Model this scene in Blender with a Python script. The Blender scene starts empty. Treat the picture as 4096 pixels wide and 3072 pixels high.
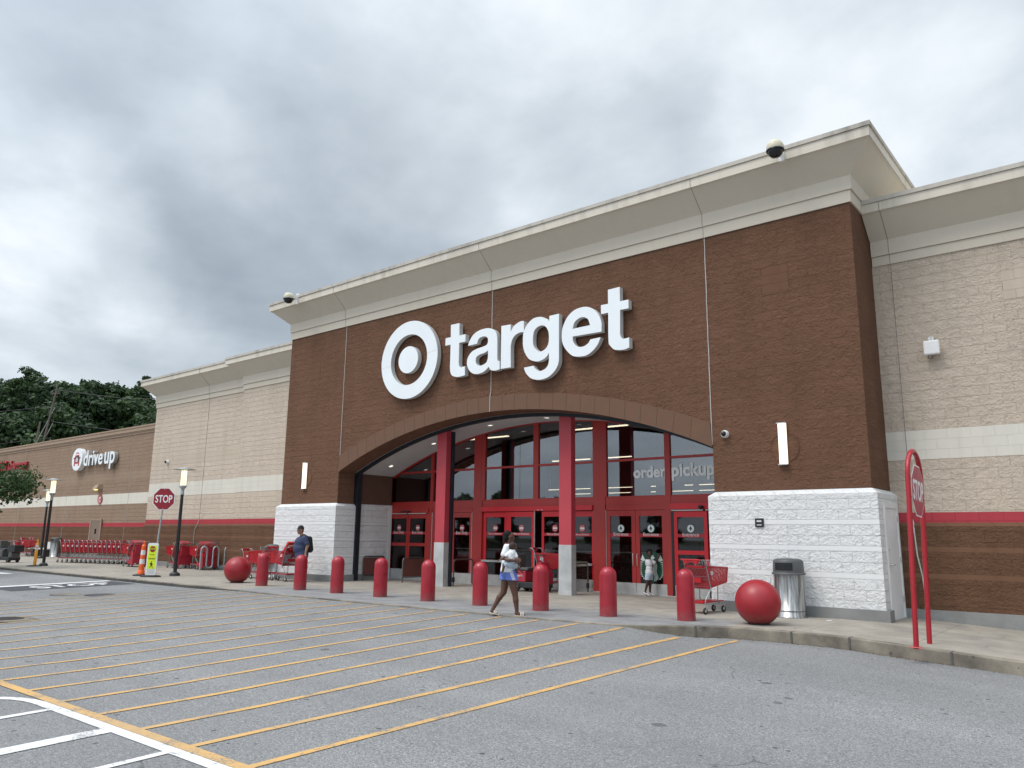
import bpy, bmesh, math, random
import numpy as np
from mathutils import Vector, Matrix, Euler
from mathutils.geometry import tessellate_polygon

# ------------------------------------------------------------------ camera
scn = bpy.context.scene
col = scn.collection
cam_d = bpy.data.cameras.new("camera"); cam = bpy.data.objects.new("camera", cam_d); col.objects.link(cam)
_Y, _P, _R = (math.radians(a) for a in (39.30, 11.17, 0.69))
_f = Vector((-math.sin(_Y), math.cos(_Y), 0)) * math.cos(_P) + Vector((0, 0, math.sin(_P)))
_r0 = Vector((math.cos(_Y), math.sin(_Y), 0)); _u0 = _r0.cross(_f)
_r = _r0 * math.cos(_R) + _u0 * math.sin(_R); _u = -_r0 * math.sin(_R) + _u0 * math.cos(_R)
M = Matrix((_r, _u, -_f)).transposed().to_4x4(); M.translation = Vector((13.8, -16.05, 1.465))
cam.matrix_world = M
cam_d.sensor_width = 36.0; cam_d.lens = 36.0 * 3092 / 4096
cam_d.clip_start = 0.05; cam_d.clip_end = 3000
scn.camera = cam

# ------------------------------------------------------------------ world, sun, exposure
SUN_AZ, SUN_EL = 205.0, 58.0       # azimuth measured from +Y clockwise
w = bpy.data.worlds.new("World"); scn.world = w; w.use_nodes = True
nt = w.node_tree; nt.nodes.clear()
def N(nt, t, **k):
    n = nt.nodes.new(t)
    for a, b in k.items():
        if a.startswith('i_'): n.inputs[a[2:].replace('_', ' ')].default_value = b
        else: setattr(n, a, b)
    return n
def mth(nt, op, a, b=None, c=None, clamp=False):
    n = nt.nodes.new('ShaderNodeMath'); n.operation = op; n.use_clamp = clamp
    for i, v in enumerate((a, b, c)):
        if v is None: continue
        if isinstance(v, (int, float)): n.inputs[i].default_value = v
        else: nt.links.new(v, n.inputs[i])
    return n.outputs[0]
def mixc(nt, f, a, b, blend='MIX'):
    n = nt.nodes.new('ShaderNodeMix'); n.data_type = 'RGBA'; n.blend_type = blend
    for i, v in ((0, f), (6, a), (7, b)):
        if isinstance(v, (int, float)): n.inputs[i].default_value = v
        elif isinstance(v, (tuple, list)): n.inputs[i].default_value = (*v[:3], 1)
        else: nt.links.new(v, n.inputs[i])
    return n.outputs[2]
def ramp(nt, fac, stops):
    n = nt.nodes.new('ShaderNodeValToRGB'); e = n.color_ramp.elements
    while len(e) > len(stops): e.remove(e[-1])
    while len(e) < len(stops): e.new(0.5)
    for i, (p, c) in enumerate(stops):
        e[i].position = p
        e[i].color = (c, c, c, 1) if isinstance(c, (int, float)) else (*c, 1)
    nt.links.new(fac, n.inputs[0]); return n.outputs[0]

sky = N(nt, 'ShaderNodeTexSky', sky_type='NISHITA', sun_disc=False)
sky.sun_elevation = math.radians(SUN_EL); sky.sun_rotation = math.radians(SUN_AZ)
tc = N(nt, 'ShaderNodeTexCoord')
sep = N(nt, 'ShaderNodeSeparateXYZ'); nt.links.new(tc.outputs['Generated'], sep.inputs[0])
dz = mth(nt, 'MAXIMUM', sep.outputs[2], 0.0)
den = mth(nt, 'ADD', dz, 0.30)
px = mth(nt, 'DIVIDE', sep.outputs[0], den); py = mth(nt, 'DIVIDE', sep.outputs[1], den)
cmb = N(nt, 'ShaderNodeCombineXYZ'); nt.links.new(px, cmb.inputs[0]); nt.links.new(py, cmb.inputs[1])
def cloudnoise(scale, off, detail, rough, stretch=(1, 1, 1), rot=0.0, dist=0.0):
    mp = N(nt, 'ShaderNodeMapping'); mp.inputs['Location'].default_value = off; mp.inputs['Scale'].default_value = stretch
    mp.inputs['Rotation'].default_value = (0, 0, rot)
    nt.links.new(cmb.outputs[0], mp.inputs[0])
    n = N(nt, 'ShaderNodeTexNoise'); n.inputs['Scale'].default_value = scale; n.inputs['Detail'].default_value = detail
    n.inputs['Roughness'].default_value = rough; n.inputs['Distortion'].default_value = dist
    nt.links.new(mp.outputs[0], n.inputs['Vector']); return n.outputs[0]
n1 = cloudnoise(0.75, (3.1, 1.7, 0.0), 4, 0.55, (1, 1, 1), 0.5, 0.15)
n2 = cloudnoise(2.6, (7.3, 2.2, 4), 8, 0.53, (1, 1, 1), 0.3, 0.12)
cl = mth(nt, 'ADD', mth(nt, 'MULTIPLY', n1, 0.50), mth(nt, 'MULTIPLY', n2, 0.50))
# broad cloud masses: (direction, angular radius in degrees, lighter / darker)
MASSES = [(-0.855, 0.351, 0.381, 17, -0.1), (-0.732, 0.491, 0.471, 13, -0.13), (-0.767, 0.504, 0.397, 10, -0.05), (-0.58, 0.632, 0.514, 11, -0.07), (-0.466, 0.68, 0.566, 12, -0.05), (-0.854, 0.252, 0.456, 12, -0.07), (-0.889, 0.364, 0.279, 9, -0.08), (-0.601, 0.657, 0.455, 10, -0.05), (-0.911, 0.267, 0.314, 6.5, 0.17), (-0.893, 0.33, 0.306, 5, 0.08), (-0.801, 0.416, 0.43, 4.5, 0.12), (-0.731, 0.529, 0.431, 5, 0.1), (-0.611, 0.554, 0.566, 8, 0.09), (-0.783, 0.33, 0.527, 9, 0.07), (-0.93, 0.326, 0.17, 9, 0.15), (-0.38, 0.762, 0.524, 8, 0.06), (-0.218, 0.804, 0.553, 9, 0.11), (-0.138, 0.902, 0.409, 12, 0.12), (-0.516, 0.724, 0.459, 6, 0.08), (-0.885, 0.412, 0.215, 7, 0.03), (-0.068, 0.871, 0.486, 7, 0.02), (-0.881, 0.247, 0.403, 4, 0.05)]
wn = N(nt, 'ShaderNodeTexNoise'); wn.inputs['Scale'].default_value = 4.5; wn.inputs['Detail'].default_value = 5
nt.links.new(tc.outputs['Generated'], wn.inputs['Vector'])
ws = N(nt, 'ShaderNodeVectorMath', operation='SUBTRACT'); ws.inputs[1].default_value = (.5, .5, .5); nt.links.new(wn.outputs['Color'], ws.inputs[0])
wm = N(nt, 'ShaderNodeVectorMath', operation='SCALE'); wm.inputs['Scale'].default_value = 0.30; nt.links.new(ws.outputs[0], wm.inputs[0])
wa = N(nt, 'ShaderNodeVectorMath', operation='ADD'); nt.links.new(wm.outputs[0], wa.inputs[0]); nt.links.new(tc.outputs['Generated'], wa.inputs[1])
wq = N(nt, 'ShaderNodeVectorMath', operation='NORMALIZE'); nt.links.new(wa.outputs[0], wq.inputs[0])
for mx_, my_, mz_, rad_, amp_ in MASSES:
    dd_ = N(nt, 'ShaderNodeVectorMath', operation='DOT_PRODUCT'); dd_.inputs[1].default_value = (mx_, my_, mz_); nt.links.new(wq.outputs[0], dd_.inputs[0])
    mr_ = N(nt, 'ShaderNodeMapRange'); mr_.interpolation_type = 'SMOOTHSTEP'; nt.links.new(dd_.outputs['Value'], mr_.inputs['Value'])
    mr_.inputs['From Min'].default_value = math.cos(math.radians(rad_*1.35)); mr_.inputs['From Max'].default_value = 1.0
    mr_.inputs['To Min'].default_value = 0.0; mr_.inputs['To Max'].default_value = amp_*(.50 if amp_ > 0 else .13)
    cl = mth(nt, 'ADD', cl, mr_.outputs[0])
ccol = ramp(nt, cl, [(0.26, (0.275, 0.325, 0.378)), (0.40, (0.385, 0.44, 0.495)), (0.54, (0.55, 0.61, 0.665)), (0.66, (0.78, 0.83, 0.875))])
# overcast sky: brighter towards the zenith and round the veiled sun
up = N(nt, 'ShaderNodeMapRange'); up.interpolation_type = 'SMOOTHSTEP'
for k, v in (('From Min', 0.62), ('From Max', 0.95), ('To Min', 1.0), ('To Max', 2.05)): up.inputs[k].default_value = v
nt.links.new(sep.outputs[2], up.inputs['Value'])
dot = N(nt, 'ShaderNodeVectorMath', operation='DOT_PRODUCT')
nrm = N(nt, 'ShaderNodeVectorMath', operation='NORMALIZE'); nt.links.new(tc.outputs['Generated'], nrm.inputs[0])
sa, se = math.radians(SUN_AZ), math.radians(SUN_EL)
SUNV = Vector((math.sin(sa) * math.cos(se), math.cos(sa) * math.cos(se), math.sin(se)))
dot.inputs[1].default_value = SUNV; nt.links.new(nrm.outputs[0], dot.inputs[0])
gl = N(nt, 'ShaderNodeMapRange'); gl.interpolation_type = 'SMOOTHSTEP'
for k, v in (('From Min', 0.2), ('From Max', 1.0), ('To Min', 1.0), ('To Max', 1.9)): gl.inputs[k].default_value = v
nt.links.new(dot.outputs['Value'], gl.inputs['Value'])
gain = mth(nt, 'MULTIPLY', mth(nt, 'MULTIPLY', up.outputs[0], gl.outputs[0]), 10.0)
ccol = mixc(nt, 1.0, ccol, gain, 'MULTIPLY')
skc = mixc(nt, 0.94, sky.outputs[0], ccol)
bg = N(nt, 'ShaderNodeBackground'); bg.inputs['Strength'].default_value = 0.1
nt.links.new(skc, bg.inputs[0])
wo = N(nt, 'ShaderNodeOutputWorld'); nt.links.new(bg.outputs[0], wo.inputs[0])

sun_d = bpy.data.lights.new("sun", 'SUN'); sun_d.energy = 1.5; sun_d.angle = math.radians(24); sun_d.color = (1.0, 0.92, 0.83)
sun = bpy.data.objects.new("sun", sun_d); col.objects.link(sun)
sun.rotation_euler = SUNV.to_track_quat('Z', 'Y').to_euler()
sun.location = (0, -20, 30)
vs = scn.view_settings; vs.view_transform = 'Standard'; vs.look = 'None'; vs.gamma = 1; vs.exposure = 0.28
scn.cycles.max_bounces = 8; scn.cycles.transparent_max_bounces = 12
PI = math.pi
random.seed(7)

# ------------------------------------------------------------------ materials
MATS = {}
def newmat(name):
    m = bpy.data.materials.new(name); m.use_nodes = True
    t = m.node_tree; t.nodes.clear()
    o = t.nodes.new('ShaderNodeOutputMaterial'); b = t.nodes.new('ShaderNodeBsdfPrincipled')
    t.links.new(b.outputs[0], o.inputs[0]); MATS[name] = m
    return m, t, b, o
def noise(t, scale, detail=3, rough=0.55, vec=None, dist=0):
    n = t.nodes.new('ShaderNodeTexNoise'); n.inputs['Scale'].default_value = scale
    n.inputs['Detail'].default_value = detail; n.inputs['Roughness'].default_value = rough
    n.inputs['Distortion'].default_value = dist
    if vec is None:
        g = t.nodes.new('ShaderNodeNewGeometry'); vec = g.outputs['Position']
    t.links.new(vec, n.inputs['Vector']); return n.outputs[0]
def bump(t, b, h, strength, distance):
    n = t.nodes.new('ShaderNodeBump'); n.inputs['Strength'].default_value = strength
    n.inputs['Distance'].default_value = distance
    t.links.new(h, n.inputs['Height']); t.links.new(n.outputs[0], b.inputs['Normal']); return n
def mat(name, c, rough=0.5, metal=0.0, var=0.08, vscale=3.0, bumps=None, spec=0.5, coat=0.0, fine=0.0):
    """plain painted / metal surface with faint procedural mottling"""
    if name in MATS: return MATS[name]
    m, t, b, o = newmat(name)
    n = noise(t, vscale, 5, 0.6)
    dk = tuple(x * (1 - var) for x in c); lt = tuple(min(1, x * (1 + var)) for x in c)
    cc = ramp(t, n, [(0.32, dk), (0.68, lt)])
    t.links.new(cc, b.inputs['Base Color'])
    rr = ramp(t, n, [(0.3, max(0, rough - 0.07)), (0.7, min(1, rough + 0.07))]); t.links.new(rr, b.inputs['Roughness'])
    b.inputs['Metallic'].default_value = metal; b.inputs['Specular IOR Level'].default_value = spec
    b.inputs['Coat Weight'].default_value = coat
    if bumps: bump(t, b, noise(t, bumps[0], 4, 0.6), bumps[1], bumps[2])
    return m
def emis(name, c, s, dimc=None):
    m, t, b, o = newmat(name); b.inputs['Base Color'].default_value = (*[x * 0.8 for x in c], 1)
    b.inputs['Emission Color'].default_value = (*c, 1); b.inputs['Emission Strength'].default_value = s
    return m
def wallcoords(t):
    g = t.nodes.new('ShaderNodeNewGeometry'); s = t.nodes.new('ShaderNodeSeparateXYZ')
    t.links.new(g.outputs['Position'], s.inputs[0])
    u = mth(t, 'ADD', s.outputs[0], s.outputs[1]); return s, u, g
def block(name, c, bands=(), split=1.0, joint=0.55, zoff=0.038, stain=0.0, csmooth=None, relief=0.035, var=0.12):
    """split-face concrete block: running bond, rough face, optional smooth half courses"""
    m, t, b, o = newmat(name); s, u, g = wallcoords(t)
    v = mth(t, 'SUBTRACT', s.outputs[2], zoff); mask = None
    for z0, z1 in bands:
        v = mth(t, 'ADD', v, mth(t, 'MULTIPLY', mth(t, 'LESS_THAN', s.outputs[2], (z0 + z1) / 2), 0.1016))
        mk = mth(t, 'MULTIPLY', mth(t, 'GREATER_THAN', s.outputs[2], z0), mth(t, 'LESS_THAN', s.outputs[2], z1))
        mask = mk if mask is None else mth(t, 'ADD', mask, mk)
    cv = t.nodes.new('ShaderNodeCombineXYZ'); t.links.new(u, cv.inputs[0]); t.links.new(v, cv.inputs[1])
    br = t.nodes.new('ShaderNodeTexBrick'); t.links.new(cv.outputs[0], br.inputs['Vector'])
    br.inputs['Scale'].default_value = 1.0; br.inputs['Brick Width'].default_value = 0.4064
    br.inputs['Row Height'].default_value = 0.2032; br.inputs['Mortar Size'].default_value = 0.006
    br.inputs['Mortar Smooth'].default_value = 0.35
    br.inputs['Color1'].default_value = (0.2, 0.2, 0.2, 1); br.inputs['Color2'].default_value = (0.8, 0.8, 0.8, 1)
    br.inputs['Mortar'].default_value = (0.5, 0.5, 0.5, 1)
    # rough split face: noise stretched a little along the course
    mp = t.nodes.new('ShaderNodeMapping'); mp.inputs['Scale'].default_value = (0.95, 0.95, 1.1); mp.inputs['Rotation'].default_value = (0.3, 0.6, 0); t.links.new(g.outputs['Position'], mp.inputs[0])
    r1 = noise(t, 8, 9, 0.68, mp.outputs[0], 0.1); r2 = noise(t, 21, 6, 0.68, mp.outputs[0], 0.15)
    hh = mth(t, 'ADD', mth(t, 'MULTIPLY', r1, 0.6), mth(t, 'MULTIPLY', r2, 0.4))
    big = noise(t, 0.9, 4, 0.6)
    rough = mth(t, 'MULTIPLY', hh, split)
    if mask is not None: rough = mth(t, 'MULTIPLY', rough, mth(t, 'SUBTRACT', 1.0, mask))
    jt = br.outputs['Fac']
    jd = mth(t, 'MULTIPLY', jt, joint)
    if mask is not None: jd = mth(t, 'MULTIPLY', jd, mth(t, 'SUBTRACT', 1.0, mth(t, 'MULTIPLY', mask, 0.9)))
    h = mth(t, 'SUBTRACT', rough, mth(t, 'MULTIPLY', jd, 0.62))
    bump(t, b, h, 1.0, relief*2.9)
    dk = tuple(x * (1 - var) for x in c); lt = tuple(min(1, x * (1 + var)) for x in c)
    c1 = ramp(t, mth(t, 'ADD', mth(t, 'MULTIPLY', big, 0.6), mth(t, 'MULTIPLY', br.outputs['Color'], 0.2)), [(0.25, dk), (0.6, lt)])
    # relief shading put into the colour: low spots of the face go darker
    c2 = mixc(t, mth(t, 'MULTIPLY', mth(t, 'SUBTRACT', 0.5, hh, None, True), (0.35 if c[0] > .8 else (1.5 if c[0] > .5 else 2.2)) * min(1, split)), c1, tuple(x * 0.5 for x in c))
    c3 = mixc(t, mth(t, 'MULTIPLY', jd, 0.40), c2, tuple(x * 0.45 for x in c))
    if mask is not None and c[0] > .8: c3 = mixc(t, mask, c3, tuple(x*.86 for x in c))
    # rain streaks and grime, strongest low on the wall
    mq = t.nodes.new('ShaderNodeMapping'); mq.inputs['Scale'].default_value = (1.6, 1.6, .16); t.links.new(g.outputs['Position'], mq.inputs[0])
    sk = ramp(t, noise(t, 1.4, 5, .62, mq.outputs[0]), [(.46, 0.0), (.72, .22 if c[0] < .8 else .07)])
    c3 = mixc(t, sk, c3, tuple(x*.55 for x in c))
    t.links.new(c3, b.inputs['Base Color']); b.inputs['Roughness'].default_value = 0.9
    b.inputs['Specular IOR Level'].default_value = 0.2
    return m
BANDS = ((1.775, 1.874), (1.272, 1.37), (0.755, 0.855))
M_brown = block('brown_split_block', (0.200, 0.104, 0.065), joint=.20, relief=.048)
M_white = block('white_split_block', (0.90, 0.90, 0.90), BANDS, var=0.02, relief=0.040, joint=0.4)
M_beige = block('beige_split_block', (0.665, 0.560, 0.458), joint=.26, var=0.05, relief=0.035)
M_beige_s = block('beige_smooth_block', (0.545, 0.462, 0.375), split=0.05, joint=0.3, var=0.05, relief=0.01)
M_tan = block('tan_split_block', (0.345, 0.245, 0.178), joint=.22, var=0.08)
M_tan_s = block('tan_smooth_block', (0.32, 0.23, 0.168), split=0.05, joint=0.3, var=0.05, relief=0.01)
M_brown_s = block('brown_smooth_block', (0.150, 0.077, 0.048), split=0.05, joint=0.35, var=0.06, relief=0.01)
M_base = block('brown_base_block', (0.180, 0.096, 0.058), BANDS[1:], var=0.12, joint=.24, relief=.045)
M_band = block('pale_grey_block', (0.68, 0.645, 0.57), split=0.06, joint=0.14, var=0.04, relief=0.012)
M_stripe = block('red_stripe_block', (0.42, 0.055, 0.070), split=0.05, joint=0.35, var=0.05, relief=0.01)
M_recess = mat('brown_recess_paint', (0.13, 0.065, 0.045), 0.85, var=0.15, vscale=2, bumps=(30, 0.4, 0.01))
M_whitepaint = mat('white_paint', (0.80, 0.80, 0.80), 0.55, var=0.04)
M_arch = mat('brown_arch_band', (0.148, 0.078, 0.048), 0.85, var=0.08, vscale=4)
def eifs(name, c, streak=0.35, zt=None):
    m, t, b, o = newmat(name); g = t.nodes.new('ShaderNodeNewGeometry')
    mp = t.nodes.new('ShaderNodeMapping'); mp.inputs['Scale'].default_value = (2.2, 2.2, 0.35); t.links.new(g.outputs['Position'], mp.inputs[0])
    st = noise(t, 1.6, 6, 0.65, mp.outputs[0]); big = noise(t, 0.5, 3, 0.5)
    f = ramp(t, mth(t, 'MULTIPLY', st, mth(t, 'ADD', big, 0.45)), [(0.42, 0.0), (0.72, streak)])
    cc = mixc(t, f, c, tuple(x * 0.5 for x in c)); t.links.new(cc, b.inputs['Base Color'])
    b.inputs['Roughness'].default_value = 0.85; b.inputs['Specular IOR Level'].default_value = 0.25
    bump(t, b, noise(t, 90, 3, 0.6), 0.25, 0.004); return m
M_eifs = eifs('cream_stucco', (0.625, 0.565, 0.475), 0.10)
M_fascia = eifs('cream_fascia_weathered', (0.66, 0.605, 0.52), 0.5)
M_coping = eifs('weathered_coping', (0.52, 0.485, 0.43), .8)
M_tancorn = eifs('tan_cornice_paint', (0.36, 0.262, 0.195), 0.3)
M_red = mat('red_enamel_frame', (0.42, 0.030, 0.026), 0.42, var=0.1, vscale=1.5)
M_redb = mat('bright_red_enamel', (0.62, 0.012, 0.022), 0.38, var=0.08, vscale=1.5)
M_redcol = mat('matt_red_column', (0.46, 0.048, 0.066), 0.55, var=0.06, vscale=2)
M_bollard = mat('bollard_red_plastic', (0.34, 0.012, 0.026), 0.33, var=0.10, vscale=5, bumps=(40, 0.06, 0.003))
def scuffed(m):
    t = m.node_tree; b = [n for n in t.nodes if n.type == 'BSDF_PRINCIPLED'][0]; src = b.inputs['Base Color'].links[0].from_socket
    g = t.nodes.new('ShaderNodeNewGeometry'); s_ = t.nodes.new('ShaderNodeSeparateXYZ'); t.links.new(g.outputs['Position'], s_.inputs[0])
    zr = t.nodes.new('ShaderNodeMapRange'); t.links.new(s_.outputs[2], zr.inputs['Value']); zr.inputs['From Min'].default_value = .22; zr.inputs['From Max'].default_value = 0.0
    dirt = mth(t, 'MULTIPLY', zr.outputs[0], ramp(t, noise(t, 14, 5, .65), [(.38, 0.1), (.62, .75)]))
    c_ = mixc(t, dirt, src, (.16, .11, .10))
    mp = t.nodes.new('ShaderNodeMapping'); mp.inputs['Scale'].default_value = (1, 1, 4.5); t.links.new(g.outputs['Position'], mp.inputs[0])
    sc = ramp(t, noise(t, 9, 8, .72, mp.outputs[0], .6), [(.66, 0.0), (.70, .55)])
    c_ = mixc(t, sc, c_, (.50, .20, .20)); fade = ramp(t, noise(t, 1.2, 3, .5), [(.4, 0.0), (.7, .12)])
    t.links.new(mixc(t, fade, c_, (.45, .10, .11)), b.inputs['Base Color'])
scuffed(M_bollard)
M_ball = mat('red_painted_concrete_ball', (0.31, 0.010, 0.018), 0.42, var=0.12, vscale=4, bumps=(60, 0.2, 0.003))
scuffed(M_ball)
M_pole = mat('red_hoop_paint', (0.36, 0.010, 0.020), 0.3, var=0.06)
M_cartred = mat('cart_red_plastic', (0.42, 0.010, 0.018), 0.4, var=0.1, vscale=6)
M_cartred2 = mat('moulded_red_plastic', (0.38, 0.022, 0.042), 0.5, var=0.08, vscale=5)
M_steel = mat('grey_cart_steel', (0.34, 0.36, 0.38), 0.38, 0.75, 0.12, 8)
M_galv = mat('galvanised_steel', (0.42, 0.46, 0.47), 0.5, 0.6, 0.15, 10)
M_alu = mat('brushed_aluminium', (0.62, 0.62, 0.60), 0.38, 0.75, 0.15, 3)
M_plate = mat('galvanised_column_wrap', (0.52, 0.53, 0.53), 0.55, 0.35, 0.16, 2.2, bumps=(9, 0.25, 0.01))
def stainless():
    m, t, b, o = newmat('stainless_steel'); g = t.nodes.new('ShaderNodeNewGeometry')
    tc_ = t.nodes.new('ShaderNodeTexCoord')
    s = t.nodes.new('ShaderNodeSeparateXYZ'); t.links.new(tc_.outputs['Object'], s.inputs[0])
    ang = mth(t, 'ARCTAN2', s.outputs[1], s.outputs[0])
    c = t.nodes.new('ShaderNodeCombineXYZ'); t.links.new(ang, c.inputs[0]); t.links.new(mth(t, 'MULTIPLY', s.outputs[2], 0.25), c.inputs[1])
    n = noise(t, 5, 4, 0.6, c.outputs[0])
    t.links.new(ramp(t, n, [(0.32, (0.10, 0.10, 0.10)), (0.5, (0.30, 0.30, 0.295)), (0.68, (0.55, 0.55, 0.54))]), b.inputs['Base Color'])
    b.inputs['Metallic'].default_value = 0.9; b.inputs['Roughness'].default_value = 0.34; return m
M_ss = stainless()
M_blackplas = mat('black_plastic', (0.022, 0.023, 0.024), 0.45, var=0.15)
M_darkgrey = mat('charcoal_plastic_lid', (0.085, 0.088, 0.088), 0.5, var=0.12)
M_rubber = mat('black_rubber', (0.018, 0.018, 0.019), 0.7, var=0.2)
M_navy = mat('black_shutter_track', (0.014, 0.018, 0.026), 0.5, var=0.2)
M_signwhite = mat('white_acrylic_face', (0.83, 0.87, 0.90), 0.35, var=0.025, vscale=1.2)
M_signside = mat('white_metal_return', (0.60, 0.61, 0.60), 0.5, var=0.05)
M_signred = mat('red_acrylic_face', (0.45, 0.008, 0.02), 0.35, var=0.05)
M_black = mat('black_paint', (0.012, 0.013, 0.016), 0.4, var=0.2)
M_joint = mat('grey_sealant', (0.52, 0.50, 0.48), 0.8, var=0.08)
M_jointd = mat('dark_joint', (0.11, 0.105, 0.10), 0.9, var=0.1)
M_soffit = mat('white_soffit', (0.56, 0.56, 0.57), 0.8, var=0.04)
M_lamp = emis('lit_lamp_glass', (1.0, 0.86, 0.58), 1.15)
M_sconce = emis('lit_wall_light', (1.0, 0.92, 0.76), 1.05)
M_strip = emis('lit_strip_light', (1.0, 0.90, 0.66), 3.0)
M_down = emis('lit_downlight', (1.0, 0.93, 0.82), 1.0)
M_yel = mat('yellow_post_plastic', (0.78, 0.34, 0.02), 0.45, var=0.05)
M_orange = mat('orange_cone_plastic', (0.85, 0.13, 0.02), 0.5, var=0.06)
M_reflw = mat('white_reflective_band', (0.72, 0.74, 0.74), 0.4, var=0.04)
M_lime = mat('fluorescent_lime_sheet', (0.66, 0.82, 0.02), 0.45, var=0.04)
M_stop = mat('stop_sign_red', (0.27, 0.006, 0.018), 0.4, var=0.05)
M_stopfade = mat('faded_stop_sign_red', (0.40, 0.055, 0.085), 0.45, var=0.08)
M_signedge = mat('white_sign_legend', (0.78, 0.79, 0.80), 0.4, var=0.03)
M_cream = mat('cream_camera_housing', (0.60, 0.55, 0.42), 0.5, var=0.08)
M_tinted = mat('tinted_dome', (0.01, 0.011, 0.014), 0.08, var=0.1)
M_green = mat('dark_green_vinyl', (0.006, 0.075, 0.036), 0.4, var=0.05)
M_vinylw = mat('white_vinyl', (0.74, 0.78, 0.78), 0.45, var=0.03)
M_frost = mat('frosted_white_lettering', (0.88, 0.92, 0.93), 0.5, var=0.03)
M_mesh = mat('brown_red_guard_mesh', (0.16, 0.055, 0.045), 0.6, var=0.08)
M_tan_door = mat('taupe_door_paint', (0.21, 0.15, 0.115), 0.6, var=0.05)
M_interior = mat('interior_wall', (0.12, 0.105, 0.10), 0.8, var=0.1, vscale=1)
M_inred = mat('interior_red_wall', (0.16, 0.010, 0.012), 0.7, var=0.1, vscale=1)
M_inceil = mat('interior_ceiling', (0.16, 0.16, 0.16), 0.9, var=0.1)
M_infloor = mat('interior_floor_tile', (0.20, 0.18, 0.165), 0.25, var=0.06)
M_shelf = mat('shelf_goods', (0.30, 0.20, 0.16), 0.7, var=0.6, vscale=7)
M_card = mat('red_carton', (0.62, 0.045, 0.045), 0.45, var=0.05)
M_plasbag = mat('silvery_wrapping', (0.55, 0.62, 0.70), 0.25, var=0.2, vscale=14)
M_wood = mat('weathered_pole_wood', (0.13, 0.115, 0.10), 0.9, var=0.2, vscale=2)
M_bark = mat('grey_brown_bark', (0.10, 0.075, 0.055), 0.9, var=0.25, vscale=6, bumps=(14, 0.6, 0.03))
def leaf(name, c1, c2, c3):
    m, t, b, o = newmat(name)
    n = noise(t, 1.1, 3, 0.6); oi = t.nodes.new('ShaderNodeObjectInfo')
    n2 = noise(t, 13, 2, 0.5)
    f = mth(t, 'ADD', mth(t, 'MULTIPLY', n, 0.6), mth(t, 'ADD', mth(t, 'MULTIPLY', n2, 0.3), mth(t, 'MULTIPLY', oi.outputs['Random'], 0.14)))
    t.links.new(ramp(t, f, [(0.36, c1), (0.5, c2), (0.66, c3)]), b.inputs['Base Color'])
    b.inputs['Roughness'].default_value = 0.55; b.inputs['Specular IOR Level'].default_value = 0.3
    tr = t.nodes.new('ShaderNodeBsdfTranslucent'); tr.inputs[0].default_value = (*[x * 1.3 for x in c2], 1)
    mx = t.nodes.new('ShaderNodeMixShader'); mx.inputs[0].default_value = 0.25
    t.links.new(b.outputs[0], mx.inputs[1]); t.links.new(tr.outputs[0], mx.inputs[2]); t.links.new(mx.outputs[0], o.inputs[0])
    return m
M_leafd = leaf('dark_wood_foliage', (0.014, 0.032, 0.013), (0.036, 0.070, 0.026), (0.078, 0.128, 0.045))
M_leafm = leaf('mid_green_foliage', (0.022, 0.048, 0.016), (0.045, 0.090, 0.028), (0.085, 0.14, 0.045))
M_leafn = leaf('small_tree_foliage', (0.014, 0.036, 0.012), (0.035, 0.075, 0.022), (0.075, 0.13, 0.035))
M_leafn2 = MATS['small_tree_foliage']
# glass: thin reflective shopfront pane
def glassmat(name, tint, base, boost):
    m, t, b, o = newmat(name); t.nodes.remove(b)
    gl_ = t.nodes.new('ShaderNodeBsdfGlossy'); gl_.inputs['Roughness'].default_value = 0.02; gl_.inputs['Color'].default_value = (0.92, 0.95, 1, 1)
    tr = t.nodes.new('ShaderNodeBsdfTransparent'); tr.inputs[0].default_value = (*tint, 1)
    g = t.nodes.new('ShaderNodeNewGeometry'); dt = t.nodes.new('ShaderNodeVectorMath'); dt.operation = 'DOT_PRODUCT'
    t.links.new(g.outputs['Incoming'], dt.inputs[0]); t.links.new(g.outputs['Normal'], dt.inputs[1])
    k5 = mth(t, 'POWER', mth(t, 'SUBTRACT', 1.0, mth(t, 'ABSOLUTE', dt.outputs['Value']), None, True), 5.0)
    f = mth(t, 'ADD', mth(t, 'MULTIPLY', mth(t, 'ADD', mth(t, 'MULTIPLY', k5, 0.95), 0.045), boost), base, None, True)
    mx = t.nodes.new('ShaderNodeMixShader'); t.links.new(f, mx.inputs[0]); t.links.new(tr.outputs[0], mx.inputs[1]); t.links.new(gl_.outputs[0], mx.inputs[2])
    t.links.new(mx.outputs[0], o.inputs[0]); return m
M_glass = glassmat('tinted_shopfront_glass', (0.62, 0.62, 0.62), 0.105, 1.0)
M_glassd = glassmat('door_glass', (0.60, 0.58, 0.58), 0.01, 0.9)
M_clear = glassmat('clear_lamp_glass', (0.9, 0.9, 0.9), 0.02, 1.0)
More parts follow.
